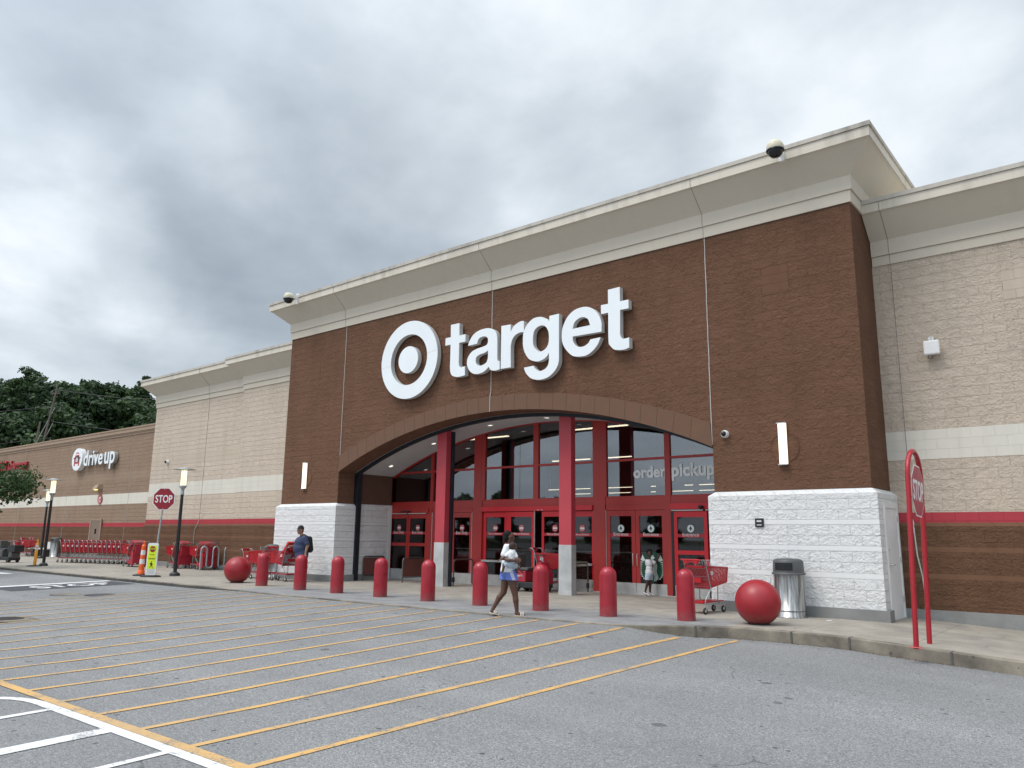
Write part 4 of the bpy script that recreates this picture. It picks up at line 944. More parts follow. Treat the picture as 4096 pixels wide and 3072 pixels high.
for i, (x, y, rz) in enumerate(((-1.8, 10.5, 0), (1.2, 13, 0), (7.2, 9.2, 0), (9.0, 14, 0), (2.6, 18, 0))):
    e = empty('goods_shelf', (x, y, 0), 0, ['low shelf of goods inside behind the exit side of the doors', 'low shelf of goods inside behind the centre doors', 'low shelf of goods inside behind the entrance doors', 'low shelf of goods deep inside on the right', 'low shelf of goods at the far back of the store'][i], 'shelf')
    b = MB(); b.box(-1.2, -.3, 0, 1.2, .3, .12); b.box(-1.2, -.02, .12, 1.2, .02, 1.7)
    for z in (.5, .9, 1.3): b.box(-1.2, -.28, z, 1.2, -.021, z+.025)
    b.build('rack', M_interior, e)
    b = MB()
    for z in (.125, .527, .927, 1.327):
        for q in range(12): 
            hgt = random.uniform(.14, .3); b.box(-1.17+q*.195, -.25, z, -1.17+q*.195+.17, -.06, z+hgt)
    b.build('goods', M_shelf, e)

# ------------------------------------------------------------------ signs on the building
LET = {
't': ['c-1.42,7.51 c-1.08,7.51 c-1.07,7.14 c-0.83,7.14 c-0.83,6.92 c-1.07,6.92 c-1.07,6.36 s-1.05,6.24 s-0.98,6.19 c-0.83,6.20 c-0.82,5.94 s-1.02,5.92 s-1.16,5.93 s-1.32,5.99 s-1.39,6.10 c-1.41,6.24 c-1.41,6.92 c-1.62,6.92 c-1.62,7.14 c-1.41,7.14'],
'a': ['c-0.72,6.78 s-0.67,6.91 s-0.52,7.08 s-0.28,7.17 s0.01,7.18 s0.22,7.11 s0.32,7.00 s0.36,6.88 c0.37,6.74 c0.38,6.25 s0.40,6.19 c0.46,6.18 c0.47,5.95 s0.36,5.93 s0.22,5.94 s0.13,5.98 c0.07,6.07 s-0.03,5.99 s-0.18,5.93 s-0.42,5.92 s-0.61,6.01 s-0.72,6.16 s-0.75,6.27 s-0.72,6.43 s-0.59,6.57 s-0.39,6.64 s-0.15,6.67 s-0.01,6.71 s0.03,6.80 s0.01,6.90 s-0.09,6.96 s-0.24,6.96 s-0.34,6.90 c-0.38,6.79', 'c0.04,6.54 s-0.09,6.49 s-0.28,6.46 s-0.40,6.40 s-0.42,6.31 s-0.39,6.21 s-0.27,6.14 s-0.14,6.15 s-0.02,6.20 s0.03,6.30 s0.04,6.40'],
'r': ['c0.51,7.16 c0.84,7.15 c0.84,6.93 s0.94,7.07 s1.08,7.15 s1.20,7.18 c1.30,7.17 c1.30,6.86 s1.17,6.87 s1.02,6.83 s0.91,6.73 s0.86,6.59 s0.85,6.47 c0.86,5.95 c0.51,5.95'],
'g': ['s1.27,6.59 s1.29,6.84 s1.41,7.05 s1.62,7.18 s1.84,7.19 s1.99,7.14 s2.10,7.07 c2.15,7.00 c2.15,7.16 c2.46,7.17 c2.46,6.00 s2.44,5.84 s2.33,5.67 s2.12,5.53 s1.84,5.49 s1.58,5.55 s1.41,5.69 s1.34,5.81 c1.32,5.88 c1.64,5.89 s1.69,5.81 s1.83,5.72 s2.00,5.75 s2.10,5.83 s2.14,5.95 c2.14,6.17 s2.05,6.07 s1.88,6.00 s1.70,6.00 s1.49,6.09 s1.35,6.27 s1.29,6.43', 's1.61,6.58 s1.63,6.78 s1.69,6.88 s1.81,6.94 s1.94,6.94 s2.05,6.87 s2.12,6.74 s2.14,6.58 s2.12,6.42 s2.05,6.31 s1.93,6.25 s1.83,6.25 s1.73,6.31 s1.64,6.42'],
'e': ['c3.76,6.48 c2.89,6.49 s2.90,6.37 s2.97,6.25 s3.08,6.19 s3.22,6.18 s3.36,6.24 c3.43,6.33 c3.73,6.34 s3.65,6.18 s3.51,6.04 s3.31,5.94 s3.06,5.94 s2.86,6.00 s2.67,6.19 s2.57,6.38 s2.55,6.59 s2.59,6.80 s2.72,7.02 s2.91,7.16 s3.13,7.21 s3.35,7.19 s3.55,7.08 s3.70,6.89 s3.76,6.70 s3.76,6.59', 'c2.89,6.69 s2.93,6.82 s3.02,6.91 s3.15,6.95 s3.27,6.93 s3.37,6.85 c3.42,6.70'],
'u': ['c3.96,7.52 c4.30,7.53 c4.30,7.16 c4.54,7.16 c4.54,6.94 c4.30,6.94 c4.29,6.35 s4.31,6.26 s4.37,6.20 s4.44,6.20 c4.54,6.21 c4.54,5.96 s4.40,5.93 s4.26,5.94 s4.12,5.97 s4.01,6.08 s3.96,6.21 c3.96,6.93 c3.75,6.93 c3.75,7.16 c3.96,7.16']}
YF_, YB_ = -.205, -.05
kx = 15.85/15.75
def shp(x, z): return (13.8+(x-13.8)*kx, 1.465+(z-1.465)*kx)
S_ = empty('store_name_sign', (0, 0, 0), 0, 'big white raised letters and round bullseye on the brown wall over the arch', 'sign')
def solid(nm, loops, parent, mf=M_signwhite, ms=M_signside, yf=YF_, yb=YB_):
    b = MB(); b.prism(loops, TY, yf+.006, yb); o = b.build(nm, ms, parent)
    b = MB(); b.prism(loops, TY, yf, yf+.0055); b.build('face', mf, o); return o
for k, L in LET.items():
    solid('letter', [[shp(*p) for p in smoothloop(s, 5)] for s in L], S_)
cx, cz = shp(-3.16, 6.71)
o = solid('bullseye_ring', [circ(cx, cz, 1.235, 1.215, 72), circ(cx, cz, .80, .79, 64)[::-1]], S_)
b = MB()
for a in (PI+.12, .12): b.bar((cx+.81*math.cos(a), YF_-.001, cz+.80*math.sin(a)), (cx+1.22*math.cos(a), YF_-.001, cz+1.2*math.sin(a)), .006, .003)
b.build('panel_seam', M_joint, o)
solid('bullseye_dot', [circ(cx-.02, cz, .43, .42, 48)], S_)
# drive up sign
S2 = empty('drive_up_sign', (0, 0, 0), 0, 'white raised letters reading drive up beside a round car emblem on the tan wall', 'sign')
yy = YD-.30
mat('shaded_letter_return', (.36, .35, .33), .6); text_obj('lettering', 'up', 1.28, M_signwhite, (-31.72, YD-.06, 5.25), extrude=.20, offset=.018, parent=S2, side=MATS['shaded_letter_return'])  # dark grey letter sides: side shading put into the colour
o = text_obj('lettering', 'drive', 2.5, M_signwhite, (-34.45, YD-.06, 5.25), extrude=.20, offset=.018, parent=S2, side=mat('shaded_letter_return', (.36, .35, .33), .6))
b = MB(); b.prism([circ(-35.28, 5.66, .70, .66, 44)], TY, yy, YD-.03); o = b.build('emblem_disc', M_signwhite, S2)
Q = lambda pts: [(-35.28+x*.66, 5.66+z*.62) for x, z in pts]
g = MB(); g.cur = 0
g.prism([Q([(-.55,-.62),(-.55,.12),(-.38,.42),(.38,.42),(.55,.12),(.55,-.62),(.32,-.62),(.32,-.42),(-.32,-.42),(-.32,-.62)])], TY, yy-.003, yy-.006)
g.prism([Q([(-.34,.52),(-.3,.62),(0,.68),(.3,.62),(.34,.52),(0,.56)])], TY, yy-.003, yy-.006)
g.prism([Q([(-.72,.08),(-.56,.02),(-.56,.2),(-.70,.2)])], TY, yy-.003, yy-.006); g.prism([Q([(.72,.08),(.56,.02),(.56,.2),(.70,.2)])], TY, yy-.003, yy-.006)
g.cur = 1; g.prism([Q([(-.46,-.28),(-.46,.06),(-.32,.32),(.32,.32),(.46,.06),(.46,-.28)])], TY, yy-.0065, yy-.009)
g.cur = 2; g.prism([Q([(-.22,-.24),(-.22,.05),(-.1,.05),(-.06,.2),(.06,.2),(.1,.05),(.22,.05),(.22,-.24)])], TY, yy-.0095, yy-.012)
g.cur = 0; g.prism([circ(-35.28, 5.61, .075, n=16)], TY, yy-.0125, yy-.015); g.cur = 2; g.prism([circ(-35.28, 5.61, .045, n=16)], TY, yy-.0155, yy-.017)
g.cur = 0; g.prism([circ(-35.28, 5.61, .022, n=12)], TY, yy-.0175, yy-.019)
g.build('car_emblem', [M_signred, M_black, M_signwhite], o)
S3 = empty('pharmacy_sign', (0, 0, 0), 0, 'red raised pharmacy lettering on the tan wall, half hidden by the small tree', 'sign')
text_obj('lettering', 'pharmacy', 3.3, M_signred, (-46.7, YD-.06, 5.56), extrude=.14, offset=.02, parent=S3, side=M_stop)  # darker red sides, shading painted in as on the drive up letters
text_obj('lettering', 'CVS', 1.7, M_signred, (-48.8, YD-.06, 5.50), extrude=.14, offset=.025, parent=S3, side=M_stop)
# small things on walls
e = empty('wall_sticker_sign', (-32.2, YD-.05, 3.27), 0, 'round red notice with small white animal outline on the pale band above the taupe door', 'sign')
g = MB(); g.prism([circ(0, 0, .27, .27, 30)], TY, -.004, .01); g.build('disc', mat('faded_red_notice', (0.50, .05, .07), .6), e)
g = MB(); g.prism([[(-.13,.04),(-.10,.12),(.02,.11),(.10,.17),(.15,.13),(.12,.08),(.09,.06),(.08,-.03),(.04,-.03),(.03,.03),(-.06,.03),(-.07,-.03),(-.11,-.03)]], TY, -.0065, -.0045)
for z in (-.08, -.13, -.18): g.prism([[(-.13,z),(.13,z),(.13,z+.025),(-.13,z+.025)]], TY, -.0065, -.0045)
g.build('emblem', M_vinylw, e)
e = empty('wall_pack_light', (-32.4, YD, 3.92), 0, 'small tan wedge-shaped lit wall light above the round red notice', 'wall light')
b = MB(); b.add([(-.3,0,-.1),(.3,0,-.1),(.3,0,.16),(-.3,0,.16),(-.3,-.36,-.1),(.3,-.36,-.1),(.22,-.2,.16),(-.22,-.2,.16)], [(0,1,2,3),(4,5,6,7),(0,1,5,4),(2,3,7,6),(0,3,7,4),(1,2,6,5)]); b.build('housing', M_tancorn, e)
b = MB(); b.lathe([(.12,0),(.09,-.04),(0,-.05)], (-.04,-.22,-.101), 14, cap=False); b.build('lens', emis('lit_yellow_lens', (1.0, .8, .25), 1.6), e)
for x, z0, z1, lb in ((8.02, 2.99, 3.875, 'tall slim lit wall light on the brown wall above the right white plinth'), (-8.36, 2.96, 3.86, 'tall slim lit wall light on the brown wall above the left white plinth')):
    e = empty('wall_light', (x, 0, z0), 0, lb, 'wall light')
    h = z1-z0
    b = MB(); b.box(-.1, -.11, 0, .1, -.0, .02); b.box(-.1, -.11, h-.02, .1, 0, h); b.box(-.075, -.03, .02, .075, 0, h-.02); b.build('housing', M_alu, e)
    b = MB(); b.prism([[( -.085, -.03), (-.07, -.10), (.07, -.10), (.085, -.03)]], lambda a, c, d: (a, c, d), .021, h-.021); b.build('diffuser', M_sconce, e)
    b = MB(); b.prism([circ(.02, h*.42, .31, n=40), circ(.02, h*.42, .295, n=40)[::-1]], TY, -.012, .01); b.build('old_mount_ring', M_arch if False else M_brown_s, e)
def dome(x, y, z, lb, s=1.0):
    e = empty('security_camera', (x, y, z), 0, lb, 'camera'); e.scale = (s,)*3
    b = MB(); b.lathe([(.085, 0), (.085, .06), (.07, .10)], (0,-.0,0), 20, axis='Y'); 
    for v in range(len(b.v)): b.v[v] = (b.v[v][0], -b.v[v][1], b.v[v][2])
    b.build('housing', M_whitepaint, e)
    b = MB(); b.lathe([(.058, -.10), (.054, -.13), (.035, -.155), (0, -.165)], (0,0,0), 18, axis='Y', cap=False); b.build('lens_dome', M_tinted, e)
dome(6.75, 0, 3.73, 'small round white dome camera on the brown wall right of the arch'); dome(-21.15, 1.62, 4.66, 'small round white dome camera on the cream wall left of the left street lamp', 1.1)
for x, lb in ((8.55, 'big cream and black dome camera hanging off the roof edge near the right corner'), (-8.62, 'big cream and black dome camera hanging off the roof edge at the left corner')):
    e = empty('roof_camera', (x, -1.0, 9.52), 0, lb, 'camera')
    b = MB(); b.lathe([(.175, -.02), (.18, .02), (.165, .10), (.115, .17), (0, .20)], (0,0,0), 24, cap=False); b.build('housing', M_cream, e)
    b = MB(); b.lathe([(.185, -.045), (.185, -.02), (.17, -.015)], (0,0,0), 24); b.build('trim_ring', M_black, e)
    b = MB(); b.lathe([(.155, -.045), (.145, -.11), (.09, -.17), (0, -.195)], (0,0,0), 24, cap=False); b.build('tinted_dome', M_tinted, e)
    b = MB(); b.box(-.035, .12, .05, .035, .42, .11); b.box(-.06, .35, -.12, .06, .42, .26); b.bar((0, .4, .23), (0, .75, .23), .05); b.build('bracket', M_whitepaint, e)
e = empty('wireless_box', (10.72, 1.37, 5.35), 0, 'square white wireless box with a metal bracket on the cream wall right of the tower', 'antenna')
b = MB(); b.box(-.15, -.20, -.15, .15, -.12, .15); b.build('housing', M_whitepaint, e, bevel=.03)
b = MB(); b.box(-.055, -.10, .08, -.01, -.02, .24); b.box(.0, -.10, .08, .045, -.02, .24); b.box(-.05, -.12, -.05, .05, 0, .1); b.build('bracket', M_alu, e)
b = MB(); b.tube([(-.07,-.15,-.15),(-.08,-.15,-.2),(-.04,-.15,-.235),(.0,-.15,-.22),(.01,-.15,-.17)], .008, 6); b.build('cable', M_black, e)
e = empty('wall_plaque', (7.47, -.12, 1.81), 0, 'small square black key box on the white plinth right of the doors', 'box')
b = MB(); b.box(-.09, -.03, -.09, .09, 0, .09); b.build('housing', M_black, e, bevel=.005); b = MB(); b.box(-.05, -.034, .015, .05, -.031, .05); b.box(-.05, -.034, -.055, .05, -.031, -.035); b.build('plate', M_signside, e)
# "order pickup"-side sensor etc. are parts above

# ------------------------------------------------------------------ bollards and balls
BOL = [(-6.20,-2.85),(-4.12,-3.04),(-2.55,-3.05),(-.89,-3.05),(.74,-3.05),(2.32,-3.03),(3.96,-3.02),(5.57,-3.01),(7.0,-2.62)]
ORD = ['leftmost red dome-topped bollard, beside the left red ball', 'red dome-topped bollard hiding the legs of the person in the blue shirt', 'red dome-topped bollard in front of the left pier corner', 'red dome-topped bollard in front of the leftmost rail guard by the exit doors', 'red dome-topped bollard left of the left red column', 'red dome-topped bollard just left of the walking person with the baby', 'red dome-topped bollard just right of the walking person with the baby', 'red dome-topped bollard in front of the hinged entrance doors', 'rightmost red dome-topped bollard, beside the lone shopping cart']
b0 = None
for i, (x, y) in enumerate(BOL):
    if b0 is None:
        b = MB(); pr = [(.168, .012), (.166, .4), (.164, .755)] + [(.164*math.cos(a), .755+.168*math.sin(a)) for a in [k*PI/2/9 for k in range(1, 10)]]
        b.lathe(pr, (0,0,0), 32); b.lathe([(.172, 0), (.172, .012)], (0,0,0), 32)
        b0 = b.build('bollard', M_bollard); o = b0
    else: o = b0.copy(); col.objects.link(o)
    o.location = (x, y, SW(x)); o.rotation_euler = ((0.0 if i < 8 else .0), (.0 if i < 8 else -.022), i*.7)
    tag(o, ORD[i], 'bollard', 'red bollards in a row before the entrance')
bb = None
for x, y, lb in ((8.22, -2.27, 'right red concrete ball near the kerb, in front of the steel bin'), (-7.9, -2.59, 'left red concrete ball at the left end of the bollard row')):
    if bb is None:
        bb = empty('concrete_ball', (x, y, 0), 0, lb, 'ball', 'red balls at the ends of the bollard row')
        b = MB(); R_ = .395; pr = [(R_*math.sin(a), .375-R_*math.cos(a)) for a in [.42+(PI-.42)*k/22 for k in range(23)]]; b.lathe(pr, (0,0,0), 40); b.build('ball', M_ball, bb)
        b = MB(); b.lathe([(.19, 0), (.19, .02), (.15, .03)], (0,0,0), 24); b.build('base', M_rubber, bb)
    else: dup(bb, (x, y, 0), 1.2, label=lb)

# ------------------------------------------------------------------ litter bins
def bin_(x, y, z, lb, s=1.0, rz=0):
    e = empty('litter_bin', (x, y, z), rz, lb, 'litter bin'); e.scale = (s,)*3
    b = MB(); b.lathe([(.31,.0),(.31,.02),(.285,.03),(.285,.80)], (0,0,0), 40); b.lathe([(.292,.12),(.292,.135)], (0,0,0), 40, cap=False); b.build('body', M_ss, e)
    b = MB(); b.lathe([(.315,.80),(.315,.835),(.30,.845)], (0,0,0), 40)
    b.lathe([(.292,.845),(.285,1.05),(.26,1.09),(.20,1.105),(0,1.115)], (0,0,0), 40); lid = b.build('lid', M_darkgrey, e)
    b = MB(); pr = []
    n = 12
    for sgn in (1, -1):
        vs = [(.294*math.sin(a)*1.0, -sgn*.294*math.cos(a), z_) for z_ in (.885, 1.03) for a in [(-.62+1.24*k/n) for k in range(n+1)]]
        b.add(vs, [(i, i+1, n+1+i+1, n+1+i) for i in range(n)]); b.build('opening', M_black, lid); b = MB()  # black sheet on the closed lid, the hole's darkness as colour
    return e
bin_(8.16, -.52, SW(8.1), 'round stainless steel bin with charcoal hooded lid by the right white plinth'); bin_(-9.75, -.1, 0, 'steel bin with charcoal hooded lid behind the carts left of the white plinth'); bin_(-35.6, 2.75, 0, 'steel bin with black lid at the left end of the long cart row', 1.0)

# ------------------------------------------------------------------ shopping carts
def lattice(b, corners, nu, nv, w_, th=.006):
    """diamond lattice on a quad (p00,p10,p11,p01)"""
    p00, p10, p11, p01 = [Vector(c) for c in corners]
    def P(u, v): return (p00*(1-u)+p10*u)*(1-v) + (p01*(1-u)+p11*u)*v
    nrm_ = (p10-p00).cross(p01-p00).normalized()
    n = nu+nv
    for s_ in (1, -1):
        for k in range(1, n):
            # line u*nu + s*v*nv = k (s=1) or mirrored
            pts = []
            for v in (0, 1):
                u = (k - v*nv)/nu
                if 0 <= u <= 1: pts.append((u, v))
            for u in (0, 1):
                v = (k - u*nu)/nv
                if 0 < v < 1: pts.append((u, v))
            if len(pts) < 2: continue
            (u0, v0), (u1, v1) = pts[:2]
            if s_ < 0: u0, u1 = 1-u0, 1-u1
            b.bar(P(u0, v0), P(u1, v1), w_, th, up=nrm_)
    for a, c in (((0,0),(1,0)), ((1,0),(1,1)), ((1,1),(0,1)), ((0,1),(0,0))): b.bar(P(*a), P(*c), w_*2.2, th*1.6, up=nrm_)
def make_cart(lb):
    e = empty('shopping_cart', (0,0,0), 0, lb, 'shopping cart', 'red shopping carts')
    b = MB(); r = .0125
    for s_ in (-1, 1):
        yw, yf = s_*.255, s_*.19
        b.tube([(-.47, s_*.24, 1.045), (-.40, s_*.255, 1.05), (-.355, s_*.26, 1.00), (-.33, s_*.262, .93), (-.20, s_*.262, .50), (-.21, s_*.262, .46), (-.36, s_*.258, .30), (-.385, s_*.258, .25), (-.39, s_*.258, .115)], r, 8)
        b.tube([(-.40, s_*.25, .20), (.1, s_*.20, .19), (.46, s_*.14, .21), (.50, s_*.10, .21)], r*.8, 8)
        b.tube([(.10, s_*.22, .53), (.09, s_*.22, .28), (.12, s_*.21, .215), (.2, s_*.19, .20)], r*.9, 8)
    b.tube([(-.20, -.262, .48), (-.20, .262, .48)], r*.8, 8); b.tube([(.50, -.10, .21), (.50, .10, .21)], r*.8, 8); b.tube([(-.38,-.25,.2),(-.38,.25,.2)], r*.7, 6)
    b.build('frame', M_steel, e)
    # basket
    b = MB()
    TR, TF, BF, BR = (-.335, .93), (.50, .885), (.47, .60), (-.20, .50)
    hw = {0: .255, 1: .20, 2: .185, 3: .235}
    for s_ in (-1, 1):
        c4 = [(BR[0], s_*hw[3], BR[1]), (BF[0], s_*hw[2], BF[1]), (TF[0], s_*hw[1], TF[1]), (TR[0], s_*hw[0], TR[1])]
        lattice(b, c4, 17, 9, .0105)
        def SP(u, v): 
            p = [Vector(c) for c in c4]; return (p[0]*(1-u)+p[1]*u)*(1-v) + (p[3]*(1-u)+p[2]*u)*v
        pl = [SP(.07,.55), SP(.30,.55), SP(.30,.82), SP(.07,.82)]; off = Vector((0, s_*.007, 0))
        b.add([p+off for p in pl] + [p-off for p in pl], [(0,1,2,3),(4,5,6,7),(0,1,5,4),(1,2,6,5),(2,3,7,6),(3,0,4,7)])
    lattice(b, [(BF[0],-hw[2],BF[1]),(BF[0],hw[2],BF[1]),(TF[0],hw[1],TF[1]),(TF[0],-hw[1],TF[1])], 8, 6, .0105)
    lattice(b, [(BR[0],-hw[3],BR[1]),(BF[0],-hw[2],BF[1]),(BF[0],hw[2],BF[1]),(BR[0],hw[3],BR[1])], 12, 7, .013)
    for s_ in (-1, 1): b.bar((TR[0], s_*hw[0], TR[1]), (TF[0], s_*hw[1], TF[1]), .022, .028)
    b.bar((TF[0], -hw[1], TF[1]), (TF[0], hw[1], TF[1]), .022, .028); b.bar((BR[0], -hw[3], BR[1]), (BR[0], hw[3], BR[1]), .03, .03)
    bk = b.build('basket', M_cartred, e)
    for s_ in (-1, 1):
        g = MB(); cx_, cz_ = -.13, .79; T = lambda a, c_, d_, s_=s_: (a, s_*(.2515+d_), c_)
        g.prism([circ(cx_, cz_, .042, n=20), circ(cx_, cz_, .026, n=20)[::-1]], T, .0, .004); g.prism([circ(cx_, cz_, .013, n=14)], T, .0, .004); g.build('bullseye_badge', M_vinylw, bk)
    # rear wire gate and child seat
    b = MB()
    for k in range(15):
        y = -.235+.47*k/14; b.tube([(-.335, y, .90), (-.27, y*.97, .70), (-.205, y*.95, .52)], .0032, 4)
    for z, x in ((.88,-.33),(.72,-.277),(.66,-.255),(.52,-.205)): b.tube([(x-.002, -.24, z), (x-.002, .24, z)], .004, 5)
    for k in range(9):
        y = -.17+.34*k/8; b.tube([(-.33, y, .90), (-.10, y, .90), (-.05, y, 1.04)], .0032, 4)
    b.tube([(-.10,-.18,.90),(-.05,-.18,1.04),(-.05,.18,1.04),(-.10,.18,.90)], .005, 6)
    b.build('wire_seat', M_steel, e)
    b = MB(); b.box(-.345, -.14, .60, -.30, .14, .70); b.box(-.36, -.2, .885, -.30, .2, .93); b.build('seat_flap', M_cartred, e)
    b = MB(); b.tube([(-.475, -.235, 1.048), (-.475, .235, 1.048)], .019, 10); b.box(-.49, -.17, .97, -.43, -.07, 1.04); b.box(-.49, .07, .97, -.43, .17, 1.04); b.box(-.485,-.17,1.0,-.455,.17,1.045); b.build('handle', M_cartred, e)
    b = MB(); b.add([(-.42,-.22,.205),(.44,-.12,.215),(.44,.12,.215),(-.42,.22,.205),(-.42,-.22,.24),(.44,-.12,.235),(.44,.12,.235),(-.42,.22,.24)], [(0,3,2,1),(4,5,6,7),(0,1,5,4),(1,2,6,5),(2,3,7,6),(3,0,4,7)]); b.build('lower_shelf', M_cartred, e)
    for x, y in ((-.40, -.258), (-.40, .258), (.42, -.12), (.42, .12)):
        b = MB(); b.cur = 0; b.lathe([(.030,-.014),(.062,-.014),(.064,-.008),(.064,.008),(.062,.014),(.030,.014)], (x, y, .064), 20, axis='Y', cap=False)
        b.cur = 1; b.lathe([(0,-.015),(.031,-.015),(.031,.015),(0,.015)], (x, y, .064), 14, axis='Y', cap=False)
        b.cur = 1
        for q in (-.019, .019): b.bar((x+.0, y+q, .064), (x+.02*(1 if x > 0 else 1), y+q, .15), .022, .004, up=(0,1,0))
        b.box(x, y-.022, .145, x+.035, y+.022, .155); b.tube([(x+.018,y,.15),(x+.018,y,.2)], .008, 6)
        b.build('wheel', [M_rubber, M_alu], e)
    return e
cart = make_cart('lone red shopping cart parked by the rightmost bollard and the white plinth')
cart.location = (6.58, -.90, 0); cart.rotation_euler = (0, 0, math.radians(80))
def C_(x, y, deg, lb, s=None, z=0, group=None, skip=()):
    c = dup(cart, (x, y, z), math.radians(deg), label=lb, scale=s, skip=skip)
    if group: c['group'] = group
    return c
C_(-7.78, -1.02, 184, 'red shopping cart loaded with a red carton, pushed by the person in the blue shirt')
C_(-8.98, -1.02, 183, 'empty red shopping cart standing just ahead of the loaded cart')
C_(-9.9, -.75, 15, 'small red cart with grey handle behind the left red ball, facing the other carts', .9)
ROW = 'nested shopping carts in the long row'
for i in range(14):
    f = i/13; x = -27.05+3.62*f + .42*math.cos(.31)-.25*math.sin(.31)*-1*-1; y = -.36+1.18*f+.42*math.sin(.31)+.25*math.cos(.31)
    lb = 'red shopping cart nested somewhere in the middle of the long row'
    if i == 0: lb = 'leftmost red shopping cart of the long nested row, at its tail end'
    if i == 13: lb = 'foremost red shopping cart of the long nested row, its whole basket showing'
    c = C_(x, y, 18, lb, group=ROW)
    if i in (0, 13): c['group'] = 'red shopping carts'
C_(-38.9, 2.2, -78, 'red shopping cart at far left seen end on, left of the yellow post'); C_(-37.6, 2.0, 10, 'red shopping cart at far left seen side on, behind the yellow post')
C_(.62, 1.85, 12, 'red shopping cart with a dark strap standing by the centre doors behind the walking person', 1.1)
C_(1.35, 3.3, 95, 'red shopping cart inside the glass right of the right column')
# carton and wrapped goods in the loaded cart
e = empty('carton', (-7.62, -1.0, .90), math.radians(4), 'flat red carton with small pictures leaning up out of the loaded cart', 'carton')
b = MB(); b.box(-.03, -.25, -.25, .03, .25, .40); o = b.build('box', M_card, e, rot=(0, math.radians(38), 0))
b = MB(); b.cur = 0; b.box(-.033, -.12, .05, -.031, .16, .11); b.box(-.033, -.08, .14, -.031, .05, .2); b.cur = 1; b.box(-.033, -.18, .22, -.031, .12, .28); b.box(-.033, .0, -.05, -.031, .15, .0); b.build('print', [M_vinylw, M_navyt], o)
b = MB(); b.prism([[(-.35,.55),(-.02,.55),(.12,.95),(-.02,1.0),(-.22,.86),(-.34,.66)]], lambda a, c, d: (a, d, c), -.17, .16); 
tag(b.build('wrapped_parcel', M_plasbag, loc=(-7.72, -1.02, 0), bevel=.03), 'silvery blue wrapped parcel standing in the loaded cart under the red carton', 'parcel')
# family carts: cart + moulded bench
def family(x, y, deg, lb):
    e = C_(x, y, deg, lb); e.name = 'family_cart'; e['category'] = 'shopping cart'; e['group'] = 'family carts with moulded red benches'
    b = MB()
    prof = [(-.40,.14),(-.40,.28),(-.62,.30),(-.66,.66),(-.84,.66),(-.88,.14),(-.83,.06),(-.74,.06),(-.70,.14)]
    for y0 in (-.30, .24): b.prism([prof], lambda a, c, d: (a, d, c), y0, y0+.06)
    b.box(-.86, -.24, .16, -.44, .24, .22); b.box(-.86, -.24, .22, -.82, .24, .60)
    b.prism([[(-.84,.50),(-.93,.92),(-.96,.92),(-.93,.6),(-.88,.48)]], lambda a, c, d: (a, d, c), -.24, .24)
    b.prism([[(-.47,.98),(-.38,1.12),(-.52,1.10),(-.74,1.05),(-.78,1.0),(-.6,1.0)]], lambda a, c, d: (a, d, c), -.25, .25)
    b.build('child_bench', M_cartred2, e, bevel=.012)
    b = MB()
    for s_ in (-1, 1): b.tube([(-.76, s_*.285, .66), (-.90, s_*.285, 1.02), (-1.02, s_*.27, 1.06)], .013, 8)
    b.tube([(-1.02,-.27,1.06),(-1.02,.27,1.06)], .018, 8); b.build('rear_handle', M_steel, e)
    for s_ in (-1, 1):
        b = MB(); b.cur = 0; b.lathe([(.030,-.014),(.062,-.014),(.064,0),(.062,.014),(.030,.014)], (-.79, s_*.27, .064), 18, axis='Y', cap=False); b.cur = 1; b.lathe([(0,-.015),(.031,-.015),(.031,.015),(0,.015)], (-.79, s_*.27, .064), 12, axis='Y', cap=False); b.build('wheel', [M_rubber, M_alu], e)
    return e
family(-18.45, .98, 178, 'family cart with moulded red bench, left one of the pair beside the wavy bike rack'); family(-16.75, 1.1, 178, 'family cart with moulded red bench, directly behind the wavy bike rack'); family(-20.9, .25, 178, 'family cart with moulded red bench at the right end of the long cart row')
# wave bike rack
b = MB(); pts = [(0,0,0),(0,0,.70)]; r_ = .125; y = 0; up_ = True; zt, zb = .80, .22
pts = [(0, 0, 0)]; y = 0
for k in range(5):
    if k % 2 == 0: pts += [(0, y+r_-r_*math.cos(a), zt+r_*math.sin(a)) for a in [PI*j/8 for j in range(9)]]
    else: pts += [(0, y+r_-r_*math.cos(a), zb-r_*math.sin(a)) for a in [PI*j/8 for j in range(9)]]
    y += 2*r_
pts += [(0, y, 0)]
b.tube(pts, .03, 10); o = b.build('bike_rack', M_galv, loc=(-15.67, .55, 0), rot=(0, 0, math.radians(-4))); tag(o, 'wavy grey steel bike rack on the pavement beside the family carts', 'bike rack')
